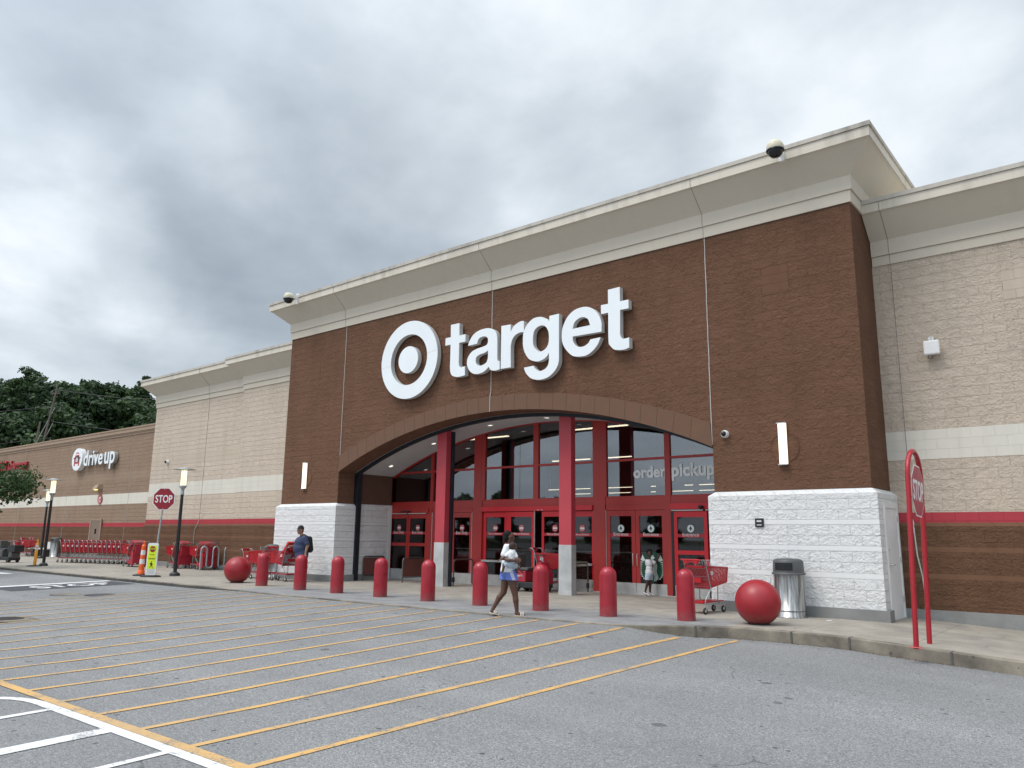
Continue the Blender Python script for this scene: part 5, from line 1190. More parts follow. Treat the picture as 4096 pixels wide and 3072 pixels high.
# rail guards by the doors
def guard(x, y0, y1, lb, panel=True, collar=False):
    e = empty('rail_guard', (x, y0, 0), 0, lb, 'railing', 'low rail guards between the doors'); L_ = y1-y0; h = .765
    b = MB(); b.tube([(0,0,0),(0,0,h-.1),(0,.03,h-.03),(0,.10,h),(0,L_-.1,h),(0,L_-.03,h-.03),(0,L_,h-.1),(0,L_,0)], .021, 10)
    if panel: b.tube([(0,0,.16),(0,L_,.16)], .016, 8)
    b.build('rail', M_galv if False else mat('dark_rail_steel', (0.16, 0.15, 0.145), 0.4, 0.7, .1, 8), e)
    if panel:
        b = MB(); b.box(-.004, .03, .18, .004, L_-.03, h-.04); b.build('panel', M_mesh, e)
    if collar:
        b = MB(); b.lathe([(.045,.1),(.045,.24)], (0, L_ if collar > 1 else 0, 0), 14); b.build('collar', M_blackplas, e)
guard(-6.50, 1.12, 2.05, 'leftmost low rail guard with brown mesh, beside the white recess wall'); guard(-4.76, 1.27, 2.2, 'low rail guard with brown mesh between the exit doors and the left column'); guard(-2.72, 1.45, 2.32, 'open low rail guard without mesh just right of the left column', False, 1); guard(1.60, .9, 2.25, 'open low rail guard without mesh just right of the right column', False, 2)
# electric ride-on carts
def scooter(x, y, deg, lb, text=False, sm=None):
    sm = sm or M_cartred2
    e = empty('electric_cart', (x, y, 0), math.radians(deg), lb, 'electric cart')
    b = MB(); b.box(-.55, -.27, .10, .5, .27, .26); b.box(-.50, -.26, .26, -.12, .26, .40); b.build('chassis', M_blackplas, e, bevel=.02)
    b = MB(); b.box(-.56, -.28, .26, -.05, .28, .55); b.build('battery_cover', sm, e, bevel=.02); b = MB(); b.prism([[(.3,.2),(.52,.2),(.56,.42),(.40,.80),(.32,.80)]], lambda a, c, d: (a, d, c), -.2, .2); sh_ = b.build('shroud', sm, e, bevel=.02)
    b = MB(); b.box(-.42, -.22, .56, -.02, .22, .64); b.box(-.46, -.22, .62, -.37, .22, 1.0); b.build('seat', M_darkgrey, e, bevel=.02)
    b = MB(); b.tube([(.36,0,.78),(.26,0,.95)], .02, 8); b.tube([(.24,-.25,.96),(.26,0,.98),(.24,.25,.96)], .016, 8); b.build('tiller', M_steel, e)
    for wx, wy, rr in ((-.36,-.26,.13),(-.36,.26,.13),(.36,-.22,.10),(.36,.22,.10)):
        b = MB(); b.cur = 0; b.lathe([(rr*.5,-.035),(rr*.95,-.035),(rr,-.02),(rr,.02),(rr*.95,.035),(rr*.5,.035)], (wx,wy,rr), 20, axis='Y', cap=False); b.cur = 1; b.lathe([(0,-.03),(rr*.52,-.03),(rr*.52,.03),(0,.03)], (wx,wy,rr), 14, axis='Y', cap=False); b.build('wheel', [M_rubber, M_steel], e)
    if text: text_obj('lettering', "Manager's", .36, M_vinylw, (-.50, -.283, .40), extrude=.003, parent=e)
    return e
scooter(.45, 1.25, 4, "red and black electric cart before the centre doors, partly behind the walking person", True)
s2 = scooter(-28.15, -2.1, 12, 'grey and black electric cart at the left edge of the photo on the pavement', sm=M_darkgrey)
b = MB(); b.box(-.1, -.22, .44, .42, .22, .74); b.build('front_basket', M_blackplas, s2, loc=(.35, 0, .06))
# bench by the far bin
e = empty('bench', (-37.0, 2.5, 0), 0, 'low pale slab bench with dark pedestals left of the far steel bin', 'bench')
b = MB(); b.box(-1.3, -.25, .42, 1.3, .25, .48); b.build('seat', M_signside, e); b = MB(); b.box(-.9, -.2, 0, -.6, .2, .42); b.box(.6, -.2, 0, .9, .2, .42); b.build('pedestal', M_darkgrey, e); b = MB(); b.box(.1, .2, .48, 1.3, .25, .85); b.build('backrest', M_signside, e)

# ------------------------------------------------------------------ lamps, stop signs, posts
def lamp(x, y, lb, tilt=0.0):
    e = empty('street_lamp', (x, y, 0), 0, lb, 'street lamp', 'lit pedestrian lamps on the left pavement'); e.rotation_euler = (0, tilt, 0)
    b = MB(); b.lathe([(.17,0),(.17,.07),(.14,.10),(.07,.14)], (0,0,0), 24); b.build('base', M_black, e)
    b = MB(); b.lathe([(.062,.12),(.058,1.5),(.052,2.78)], (0,0,0), 20); b.build('pole', M_black, e)
    b = MB(); b.lathe([(.062,2.78),(.066,2.84),(.058,2.86),(.06,2.97),(.095,3.02),(.125,3.05),(.125,3.10),(.0,3.11)], (0,0,0), 20); b.build('collar', M_galv, e)
    b = MB(); b.lathe([(.098,3.11),(.098,3.62)], (0,0,0), 20); b.build('diffuser', M_lamp, e)
    b = MB()
    for k in range(4):
        a = PI/4+k*PI/2; b.tube([(.128*math.cos(a), .128*math.sin(a), 3.08), (.128*math.cos(a), .128*math.sin(a), 3.66)], .007, 6)
    b.tube([(.0, -.101, 3.11),(.0,-.101,3.62)], .005, 5); b.tube([(.101, 0, 3.11),(.101,0,3.62)], .005, 5); b.build('cage', M_galv, e)
    b = MB(); b.lathe([(.38,3.655),(.385,3.67),(.14,3.70),(.13,3.72),(0,3.73)], (0,0,0), 32, cap=False); b.lathe([(.38,3.655),(0,3.64)], (0,0,0), 32, cap=False); b.build('disc_shade', M_galv, e)
lamp(-12.57, -2.1, 'black street lamp nearest the entrance, between the STOP sign and the bike rack'); lamp(-23.27, -2.35, 'black street lamp directly right of the yellow post'); lamp(-33.4, 1.2, 'black street lamp farthest away, partly hidden behind the lamp by the yellow post')
def octagon(c, r): return [(c[0]+r*math.cos(PI/8+k*PI/4), c[1]+r*math.sin(PI/8+k*PI/4)) for k in range(8)]
# left stop sign: faces the camera side
e = empty('stop_sign', (-13.05, -2.55, 0), math.radians(38), 'red octagonal STOP sign on a grey steel post beside the left street lamp', 'sign')
b = MB(); b.tube([(-.10, .03, 0), (.06, .03, 2.98)], .03, 8); b.build('post', M_galv, e)
zc = 2.62
b = MB(); b.prism([octagon((.05, zc), .415)], TY, -.004, .0); p_ = b.build('plate', M_signedge, e); b = MB(); b.prism([octagon((.05, zc), .392)], TY, -.0075, -.0045); b.build('red_face', M_stop, p_)
text_obj('lettering', 'STOP', .60, M_signedge, (.05, -.008, zc-.13), extrude=.003, offset=.016, parent=p_, align='C', height=.265)
b = MB(); b.lathe([(.012,0),(.012,-.012),(0,-.012)], (.05,-.008,zc+.33), 10, axis='Y'); b.lathe([(.012,0),(.012,-.012),(0,-.012)], (.05,-.008,zc-.33), 10, axis='Y'); b.build('bolt', M_galv, p_)
# red hoop with stop sign at the right
e = empty('hoop_stop_sign', (10.95, -2.82, SW(10.95)), 0, 'faded octagonal STOP sign hung inside a tall red steel hoop on the right pavement', 'sign'); e.rotation_euler = (math.radians(-3.4), math.radians(1.2), 0)
hw_ = .43; ht = 2.93
b = MB(); b.tube([(0,-hw_,-.02),(0,-hw_,ht-hw_)] + [(0, -hw_*math.cos(a), ht-hw_+hw_*math.sin(a)) for a in [PI*k/20 for k in range(1, 20)]] + [(0,hw_,ht-hw_),(0,hw_,-.02)], .037, 14)
b.build('hoop', M_pole, e)
for s_ in (-1, 1):
    b = MB(); b.lathe([(.1,.0),(.09,.008),(.05,.012)], (0, s_*hw_, 0), 18); b.build('paint_ring', mat('red_paint_overspray', (.40, .08, .08), .8), e)
TX = lambda a, c, d: (d, a, c); zc = 2.31
b = MB(); b.prism([octagon((0, zc), .43)], TX, .035, .039); p_ = b.build('plate', M_signedge, e)
b = MB(); b.prism([octagon((0, zc), .405)], TX, .0395, .0425); b.build('red_face', M_stopfade, p_)
text_obj('lettering', 'STOP', .66, M_signedge, (.0425, 0, zc-.16), right=(0,1,0), up=(0,0,1), extrude=.003, offset=.016, parent=p_, align='C', height=.32)
b = MB()
for s_ in (-1, 1):
    for z in (zc-.13, zc+.15): b.bar((.0, s_*.39, z), (.036, s_*.34, z), .02, .03)
b.build('clip', M_black, p_)
# yellow post
e = empty('flexible_post', (-22.98, -2.80, 0), 0, 'yellow flexible post with reflective bands on a black base at the far pavement edge', 'post')
b = MB(); b.lathe([(.30,0),(.30,.025),(.12,.05)], (0,0,0), 20); b.build('base', M_rubber, e)
b = MB(); b.lathe([(.062,.04),(.062,.93),(.045,.945),(.032,.96),(.028,1.08),(.018,1.12),(0,1.12)], (0,0,0), 18); b.build('tube', M_yel, e); b = MB(); b.lathe([(.0635,.68),(.0635,.76)], (0,0,0), 18, cap=False); b.lathe([(.0635,.80),(.0635,.88)], (0,0,0), 18, cap=False); b.build('reflective_band', M_reflw, e); e.rotation_euler = (0, .03, 0)
# orange cone
e = empty('traffic_cone', (-13.26, -2.95, 0), 0, 'slim orange and white traffic cone left of the yellow pedestrian sign', 'traffic cone')
b = MB(); b.lathe([(.27,0),(.27,.03),(.15,.06)], (0,0,0), 8); b.build('base', M_rubber, e)
b = MB(); b.cur = 0
prof = [(.125,.05),(.12,.2)]; R_c = lambda z: .092-.03*(z-.2)
b.lathe([(.12,.05),(.118,.16),(R_c(.2)+.002,.175),(R_c(.2),.2)], (0,0,0), 20)
for z0, z1, k in ((.2,.40,0),(.40,.56,1),(.56,.70,0),(.70,.86,1),(.86,1.0,0)):
    b.cur = k; b.lathe([(R_c(z0),z0),(R_c(z1),z1)], (0,0,0), 20, cap=False)
b.cur = 0; b.lathe([(.068,1.0),(.05,1.04),(.03,1.05)], (0,0,0), 16); b.tube([(-.035,0,1.04),(-.035,0,1.13),(0,0,1.17),(.035,0,1.13),(.035,0,1.04)], .013, 8)
b.build('cone', [M_orange, M_reflw], e); e.rotation_euler = (0, .03, 0)
# pedestrian panel
e = empty('pedestrian_sign', (-12.42, -3.02, 0), math.radians(42), 'lime yellow STOP for pedestrians panel in a white frame on a black rubber foot', 'sign')
b = MB(); b.lathe([(.33,0),(.33,.03),(.28,.05),(.1,.06)], (0,0,0), 20, sy=.75); b.build('base', M_rubber, e)
b = MB(); b.prism([[(-.17,.06),(.17,.06),(.17,1.06),(.14,1.11),(-.14,1.11),(-.17,1.06)]], TY, -.03, .03); f_ = b.build('frame', M_whitepaint, e, bevel=.008)
b = MB(); b.prism([[(-.135,.26),(.135,.26),(.135,1.03),(-.135,1.03)]], TY, -.036, -.031); pn = b.build('panel', M_lime, f_)
b = MB(); b.prism([octagon((0,.91), .105)], TY, -.039, -.0365); b.build('red_octagon', M_stop, pn); text_obj('lettering', 'STOP', .17, M_lime, (0,-.0395,.88), extrude=.002, parent=pn, align='C', height=.07, offset=.01)
text_obj('lettering', 'FOR', .15, M_black, (0,-.0365,.70), extrude=.002, parent=pn, align='C', height=.05); text_obj('lettering', 'PEDESTRIANS', .22, M_black, (0,-.0365,.57), extrude=.002, parent=pn, align='C', height=.055)
b = MB(); T = lambda a, c, d: (a, d, c)
b.prism([circ(.0, .49, .018, n=12)], T, -.039, -.0365); b.prism([[(-.02,.465),(.02,.465),(.035,.42),(.06,.40),(.055,.39),(.025,.405),(.02,.39),(.05,.33),(.055,.29),(.04,.29),(.03,.33),(0,.37),(-.02,.33),(-.05,.30),(-.058,.31),(-.035,.34),(-.015,.39),(-.045,.41),(-.05,.44)]], T, -.039, -.0365); b.build('walking_figure', M_black, pn)
b = MB(); b.box(-.12, -.034, .12, .12, -.031, .24); b.build('lower_plate', M_signside, f_)
# small litter scraps
for i, (x, y, z, lb) in enumerate(((8.95, -.75, 0, 'small white paper scrap on the pavement by the right plinth'), (2.0, -2.1, 0, 'small white paper scrap on the pavement before the doors, beside the walking person'))):
    b = MB(); b.box(-.04, -.03, 0, .05, .03, .012); tag(b.build('paper_scrap', M_tee, loc=(x, y, .002), rot=(0,0,.6), bevel=.004), lb, 'litter')

# ------------------------------------------------------------------ trees
rng = np.random.default_rng(11)
def leafcloud(centers, radii, n, size, flat=0.75, seed=0):
    """n leaf clumps (bent quads) spread through the shells of the given lobes"""
    r = np.random.default_rng(seed); C = np.array(centers, float); Rr = np.array(radii, float)
    wgt = (Rr[:,0]*Rr[:,1]*Rr[:,2])**.67; idx = r.choice(len(C), n, p=wgt/wgt.sum())
    d = r.normal(size=(n,3)); d /= np.linalg.norm(d, axis=1)[:,None]
    rad = r.uniform(.45, 1.0, n)**.5 * (1 + .16*np.sin(d[:,0]*9+idx)+.14*np.sin(d[:,2]*8+idx*2.3)+.1*np.sin(d[:,1]*11+idx))
    P = C[idx] + d*rad[:,None]*Rr[idx]
    nn = d + r.normal(size=(n,3))*.7; nn[:,2] += .35; nn /= np.linalg.norm(nn, axis=1)[:,None]
    a = np.cross(nn, r.normal(size=(n,3))); a /= np.linalg.norm(a, axis=1)[:,None]; bb_ = np.cross(nn, a)
    s = size*r.uniform(.5, 1.3, n)[:,None]
    V = np.stack([P-a*s-bb_*s*.35, P-bb_*s*.8+nn*s*.15, P+a*s-bb_*s*.2, P+a*s*.5+bb_*s*.75, P+nn*s*.25+bb_*s*.3, P-a*s*.6+bb_*s*.7], 1).reshape(-1, 3)
    F = [(6*i, 6*i+1, 6*i+4, 6*i+5) for i in range(n)] + [(6*i+1, 6*i+2, 6*i+3, 6*i+4) for i in range(n)]
    return V, F
def rawmesh(name, V, F, m):
    me = bpy.data.meshes.new(name); me.from_pydata(np.asarray(V).tolist(), [], F); me.materials.append(m); me.update(); return me
def tree_kind(kind, seed):
    r = random.Random(seed); h = 13.0; L, R_ = [], []
    if kind == 'broad':
        for k in range(17):
            t = r.random(); a = r.uniform(0, 2*PI); rr = r.uniform(0, 3.4)*(1-.55*t); L.append((rr*math.cos(a), rr*math.sin(a), 3.0+t*8.6)); q = r.uniform(1.1, 2.1)*(1-.25*t); R_.append((q, q, q*.8))
        n, sz, cr = 4200, .30, M_leafd
    elif kind == 'pine':
        for k in range(20):
            t = k/19; a = r.uniform(0, 2*PI); rr = r.uniform(.6, 2.2)*(1.0-.5*t); L.append((rr*math.cos(a), rr*math.sin(a), 5.5+t*7.2)); q = r.uniform(.6, 1.15)*(1-.2*t); R_.append((q*1.3, q*1.3, q*.55))
        n, sz, cr = 2600, .22, M_leafd
    else:
        for k in range(12):
            t = r.random(); a = r.uniform(0, 2*PI); rr = r.uniform(0, 2.4)*(1-.5*t); L.append((rr*math.cos(a), rr*math.sin(a), 1.6+t*5.6)); q = r.uniform(.9, 1.6); R_.append((q, q, q*.85))
        n, sz, cr = 3200, .25, M_leafm
    V, F = leafcloud(L, R_, n, sz, seed=seed)
    crown = rawmesh('crown', V, F, cr)
    b = MB(); top = 12 if kind != 'bush' else 6.5
    b.tube([(0,0,-2),(.15,.1,top*.4),(-.1,.2,top*.75),(.1,0,top)], [.3,.22,.13,.04], 8)
    for k in range(7):
        c = L[r.randrange(len(L))]; z0 = max(1.5, c[2]-1.8); b.tube([(0,.1,z0*.9),(c[0]*.5,c[1]*.5,z0+.4),(c[0],c[1],c[2])], [.11,.07,.03], 6)
    me = b.build('trunk', M_bark); tm = me.data; bpy.data.objects.remove(me)
    return crown, tm
KINDS = {k: [tree_kind(k, 100+10*i+j) for j in range(n)] for i, (k, n) in enumerate((('broad', 3), ('pine', 2), ('bush', 2)))}
def plant_tree(kind, v, x, y, z, s, rz, label, group='trees of the wood behind the tan wall'):
    e = empty('wood_tree' if kind == 'broad' else ('pine_tree' if kind == 'pine' else 'young_tree'), (x, y, z), rz, label, 'tree', group); e.scale = (s, s, s*random.uniform(.93, 1.1))
    cr, tm = KINDS[kind][v]
    o = bpy.data.objects.new('crown', cr); link(o, e); o = bpy.data.objects.new('trunk', tm); link(o, e); return e
def hillz(x, y):
    d = math.hypot(x-13.8, y+16.05); return -1.0 + 9.5*sm01((d-78)/55)
hb = MB(); hx = axis([(-260,-30,6)]); hy = axis([(-70,220,7)])
hb.add([(x, y, hillz(x, y) + .5*math.sin(x*.13)*math.cos(y*.11) - .3) for y in hy for x in hx], [(j*len(hx)+i, j*len(hx)+i+1, (j+1)*len(hx)+i+1, (j+1)*len(hx)+i) for j in range(len(hy)-1) for i in range(len(hx)-1)], True)
tag(hb.build('hill', mat('forest_floor', (0.035, 0.042, 0.02), .95, var=.4, vscale=.4), fixn=False), kind='structure')
rr_ = random.Random(5)
CX, CY = 13.8, -16.05
def polar(az, d): a = math.radians(az); return CX - d*math.sin(a), CY + d*math.cos(a)
def wood_row(d, z_at, naz, kinds, smin, smax, a0=60.5, a1=81.5):
    for k in range(naz):
        az = a0 + (a1-a0)*(k+rr_.uniform(.1,.9))/naz; dd = d + rr_.uniform(-4, 4); x, y = polar(az, dd)
        kind = rr_.choice(kinds); v = rr_.randrange(len(KINDS[kind])); s = rr_.uniform(smin, smax)
        lab = {'broad': 'dense dark broadleaved tree in the wood behind the tan wall', 'pine': 'tall dark pine with tiered open crown in the wood behind the tan wall', 'bush': 'mid green young tree in front of the dark wood behind the tan wall'}[kind]
        g = {'broad': 'dark broadleaved trees of the wood', 'pine': 'tall pines of the wood', 'bush': 'young green trees before the wood'}[kind]
        plant_tree(kind, v, x, y, hillz(x, y)+z_at, s, rr_.uniform(0, 6.28), lab, g)
wood_row(92, .5, 13, ['bush', 'bush', 'broad'], .92, 1.2); wood_row(101, 0, 14, ['broad', 'bush'], .78, .98); wood_row(110, .8, 15, ['broad', 'broad', 'pine'], .86, 1.08); wood_row(121, 2.4, 18, ['broad', 'pine', 'broad'], .88, 1.06)
for az, d, s, kind in ((70.8,112,1.12,'broad'),(69.4,114,1.14,'broad'),(67.4,113,1.04,'broad'),(65.9,115,1.0,'pine'),(64.9,114,.92,'pine'),(72.2,112,1.0,'broad')):
    x, y = polar(az, d); plant_tree(kind, 0, x, y, hillz(x, y)+.6, s, az, 'tallest leafy crown of the wood left of the utility pole top' if az == 70.8 else 'dark tree crown rising on the skyline of the wood', 'tall crowns on the skyline of the wood')
# small tree at the left edge of the photo
x0, y0 = -22.45, -7.75
e = empty('small_tree', (x0, y0, H(x0, y0)), 0, 'small leafy tree at the left edge, in front of the pharmacy letters', 'tree'); e.scale = (1.3, 1.3, 1.43)
rt = random.Random(3); b = MB(); tips = []
for k in range(5):
    a = k*1.26+rt.uniform(-.3,.3); p = Vector((.12*math.cos(a), .12*math.sin(a), 0)); pts = [p.copy()]; p = Vector((.2*math.cos(a), .2*math.sin(a), .95)); pts.append(p.copy()); d_ = Vector((math.cos(a)*.35, math.sin(a)*.35, 1)); 
    for j in range(6):
        d_ = (d_ + Vector((math.cos(a)*.18+rt.uniform(-.2,.2), math.sin(a)*.18+rt.uniform(-.2,.2), -.06))).normalized(); p = p + d_*.46; pts.append(p.copy())
        if j > 1:
            for q in range(3):
                a2 = a+rt.uniform(-1.3, 1.3); d2 = Vector((math.cos(a2), math.sin(a2), rt.uniform(.0,.6))); e2_ = p + d2*rt.uniform(.5, 1.15); mid_ = (p+e2_)/2 + Vector((0,0,.08)); b.tube([p, mid_, e2_], [.022,.015,.006], 5); tips += [mid_, e2_, (mid_+e2_)/2]
    b.tube(pts, [.06-.006*j for j in range(8)], 7); tips.append(p)
b.build('trunk', M_bark, e)
rq = np.random.default_rng(4); V, F = leafcloud([tuple(t) for t in tips], [(.46,.46,.36)]*len(tips), 13000, .05, seed=9)
# two long sprays to the right as in the photograph
o = bpy.data.objects.new('crown', rawmesh('crown', V, F, M_leafn)); link(o, e)
sb = MB()
cb_ = MB(); cb_.box(-1.3,-1.3,-.1,1.3,1.3,.12)
# trees across the parking lot, seen only mirrored in the shop glass
for k in range(26):
    az = 150+8.2*k; a = math.radians(az); d = 85+rr_.uniform(-8, 12); kind = rr_.choice(['broad', 'bush', 'broad'])
    plant_tree(kind, 0, CX+d*math.sin(a), CY-abs(d*math.cos(a))*.9-20, -1.2, rr_.uniform(.6,.85), az, 'tree across the parking lot, seen as a reflection in the shop glass', 'reflected trees across the parking lot')
# utility poles with wires
pp = []
for az, d, z0, z1, lean, lb in ((70.72, 88, 0, 15.6, .028, 'taller leaning grey utility pole with many wires against the wood'), (71.15, 90, 0, 12.2, .02, 'shorter grey utility pole left of the taller one against the wood')):
    x, y = polar(az, d); e = empty('utility_pole', (x, y, hillz(x, y)), 0, lb, 'utility pole'); h = z1-hillz(x, y)
    dx = (.77*lean*h*2.2, .63*lean*h*2.2)
    b = MB(); b.tube([(-dx[0], -dx[1], 0), (dx[0], dx[1], h)], [.11, .08], 8); b.build('pole', M_wood, e)
    b = MB()
    if z1 > 13:
        b.bar((dx[0]*.9-.35, dx[1]*.9-.28, h*.95), (dx[0]*.9+.35, dx[1]*.9+.28, h*.95), .09)
    b.bar((dx[0]*.5, dx[1]*.5, h*.62), (dx[0]*.5+1.6, dx[1]*.5+1.3, h*.66), .07); b.build('crossarm', M_wood, e); pp.append((x+dx[0], y+dx[1], h, hillz(x, y)))
for k in range(6):
    x, y, h, z0 = pp[0]; zz = z0+h*(.97-.1*k); sx = -1 if k % 2 else 1
    A = Vector((x, y, zz)); Bp = A + Vector((.77*14*sx, .63*14*sx, -.6-.1*k)); b = MB(); b.tube([A, (A+Bp)/2-Vector((0,0,.5)), Bp], .028, 5)
    tag(b.build('power_wire', M_black), 'thin dark wire strung level from the taller utility pole before the wood', 'wire', 'level wires on the utility poles')
for k in range(4):
    x, y, h, z0 = pp[0]; A = Vector((x, y, z0+h*(.86-.1*k))); Bp = Vector((x-.77*(4.6-.5*k)-1, y-.63*(4.6-.5*k), z0+1)); b = MB(); b.tube([A, Bp], .03, 5)
    tag(b.build('guy_wire', M_galv), 'slanting guy wire running down left from the taller utility pole', 'wire', 'guy wires of the utility poles')

# ------------------------------------------------------------------ people: smooth-blended tapered limbs turned into one surface
def sdf_mesh(caps, res, k=.02, clip=(), sub=()):
    caps = [(np.array(a, float), np.array(b_, float), ra, rb) for a, b_, ra, rb in caps]
    lo = np.min([np.minimum(a-ra, b_-rb) for a, b_, ra, rb in caps], 0) - 3*res; hi = np.max([np.maximum(a+ra, b_+rb) for a, b_, ra, rb in caps], 0) + 3*res
    n = np.ceil((hi-lo)/res).astype(int)+1; F = np.full(n, .08); ax = [lo[i]+res*np.arange(n[i]) for i in range(3)]
    for a, b_, ra, rb in caps:
        m = max(ra, rb)+.07; l = np.minimum(a, b_)-m; h = np.maximum(a, b_)+m
        i0 = np.clip(np.floor((l-lo)/res).astype(int), 0, n); i1 = np.clip(np.ceil((h-lo)/res).astype(int)+1, 0, n)
        X, Y, Z = np.meshgrid(*[ax[i][i0[i]:i1[i]] for i in range(3)], indexing='ij'); P = np.stack([X, Y, Z], -1)
        ba = b_-a; L2 = max(ba@ba, 1e-9); t = np.clip(((P-a)@ba)/L2, 0, 1); d = np.linalg.norm(P-a-t[...,None]*ba, axis=-1) - (ra+(rb-ra)*t)
        S = F[i0[0]:i1[0], i0[1]:i1[1], i0[2]:i1[2]]; hh = np.clip(.5+.5*(S-d)/k, 0, 1)
        F[i0[0]:i1[0], i0[1]:i1[1], i0[2]:i1[2]] = S*(1-hh)+d*hh - k*hh*(1-hh)
    X, Y, Z = np.meshgrid(*ax, indexing='ij')
    for nx_, ny_, nz_, dd in clip: F = np.maximum(F, nx_*X+ny_*Y+nz_*Z-dd)
    # surface nets
    s = F < 0; c = [F[i:n[0]-1+i, j:n[1]-1+j, l:n[2]-1+l] for i in (0,1) for j in (0,1) for l in (0,1)]; C8 = np.stack(c, -1)
    inside = (C8 < 0).sum(-1); act = (inside > 0) & (inside < 8); idx = -np.ones(act.shape, int); A = np.argwhere(act); idx[act] = np.arange(len(A))
    v = C8[act]; off = np.array([(i,j,l) for i in (0,1) for j in (0,1) for l in (0,1)], float); acc = np.zeros((len(A), 3)); cnt = np.zeros(len(A))
    for p in range(8):
        for q in range(p+1, 8):
            if abs(off[p]-off[q]).sum() != 1: continue
            cr = (v[:,p] < 0) != (v[:,q] < 0); t = np.where(cr, v[:,p]/np.where(cr, v[:,p]-v[:,q], 1), 0)
            acc += np.where(cr[:,None], off[p]+t[:,None]*(off[q]-off[p]), 0); cnt += cr
    V = lo + res*(A + acc/cnt[:,None]); Q = []
    for d in range(3):
        sl0 = [slice(None)]*3; sl1 = [slice(None)]*3; sl0[d] = slice(0, -1); sl1[d] = slice(1, None)
        E_ = s[tuple(sl0)] != s[tuple(sl1)]; e_ = np.argwhere(E_); u, w_ = [(1,2),(2,0),(0,1)][d]
        e_ = e_[(e_[:,u] > 0) & (e_[:,w_] > 0) & (e_[:,u] < n[u]-1) & (e_[:,w_] < n[w_]-1)]
        q = []
        for du, dw in ((0,0),(1,0),(1,1),(0,1)):
            g = e_.copy(); g[:,u] -= du; g[:,w_] -= dw; q.append(idx[g[:,0], g[:,1], g[:,2]])
        q = np.stack(q, 1); fl = s[tuple(e_.T)]; q[~fl] = q[~fl][:, ::-1]; Q.append(q)
    return V, np.concatenate(Q)
def sdf_obj(name, caps, m, parent, res=.011, k=.02, clip=(), R=None):
    V, Q = sdf_mesh(caps, res, k, clip); me = bpy.data.meshes.new(name); me.from_pydata(V.tolist(), [], Q.tolist()); me.materials.append(m)
    me.polygons.foreach_set('use_smooth', [True]*len(me.polygons)); me.update()
    o = bpy.data.objects.new(name, me); link(o, parent); return o
def grow(caps, t): return [(a, b_, ra+t, rb+t) for a, b_, ra, rb in caps]
def hand(w_, d, side, s=1.0, curl=.5, up=(0,0,1)):
    """palm, four fingers and a thumb from the wrist w_ along d"""
    w_ = Vector(w_); d = Vector(d).normalized(); sd = Vector(side).normalized(); nrm_ = d.cross(sd); c = []
    pe = w_ + d*.075*s
    for q in (-1, 0, 1): c.append((tuple(w_+d*.015*s+sd*q*.014*s), tuple(pe+sd*q*.022*s), .016*s, .014*s))
    for i, l in enumerate((.052, .062, .058, .044)):
        p = pe + sd*(-.030+.020*i)*s; a = p + d*l*.55*s + nrm_*.012*curl*s; b_ = a + (d*(1-curl)+nrm_*curl).normalized()*l*.5*s
        c += [(tuple(p), tuple(a), .0095*s, .0085*s), (tuple(a), tuple(b_), .0085*s, .007*s)]
    p = w_+d*.02*s-sd*.028*s; a = p + (d*.7-sd*.6).normalized()*.035*s; c += [(tuple(p), tuple(a), .013*s, .010*s), (tuple(a), tuple(a+(d*.9+nrm_*.3).normalized()*.028*s), .010*s, .008*s)]
    return c
def head(c, f, s=1.0):
    """skull, jaw, nose, ears; f = facing direction (unit)"""
    c = Vector(c); f = Vector(f).normalized(); sd = f.cross(Vector((0,0,1))).normalized(); U = Vector((0,0,1)); o = lambda a, b_, z: tuple(c + f*a*s + sd*b_*s + U*z*s)
    L = [(o(-.025,0,.035), o(.02,0,.03), .080*s, .075*s), (o(.03,0,-.03), o(.045,0,-.065), .056*s, .038*s), (o(.0,0,-.03), o(.0,0,0), .062*s, .07*s),
         (o(.085,0,.01), o(.105,0,-.022), .010*s, .014*s), (o(.078,-.014,-.052), o(.078,.014,-.052), .012*s, .012*s), (o(.068,0,-.088), o(.055,0,-.085), .017*s, .02*s)]
    for q in (-1, 1): L += [(o(-.008, q*.080, -.02), o(-.012, q*.084, .015), .010*s, .014*s), (o(.07, q*.03, .018), o(.078, q*.018, .024), .011*s, .010*s), (o(.055, q*.038,-.02), o(.05, q*.04,-.02), .024*s, .024*s)]
    return L
def eyes(c, f, parent, s=1.0):
    c = Vector(c); f = Vector(f).normalized(); sd = f.cross(Vector((0,0,1))).normalized()
    for q in (-1, 1):
        p = c + f*.076*s + sd*q*.031*s + Vector((0,0,.002*s)); b = MB()
        b.cur = 0; b.lathe([(0,-.011*s),(.009*s,-.007*s),(.012*s,0),(.009*s,.007*s),(0,.011*s)], tuple(p), 10, cap=False)
        pq = p + f*.0085*s; b.cur = 1; b.lathe([(0,-.0055*s),(.005*s,-.003*s),(.0055*s,0),(.005*s,.003*s),(0,.0055*s)], tuple(pq), 8, cap=False); b.build('eye', [M_eye, M_black], parent)
def person(name_lb, base, rz):
    e = empty('person', base, rz, name_lb, 'person'); return e
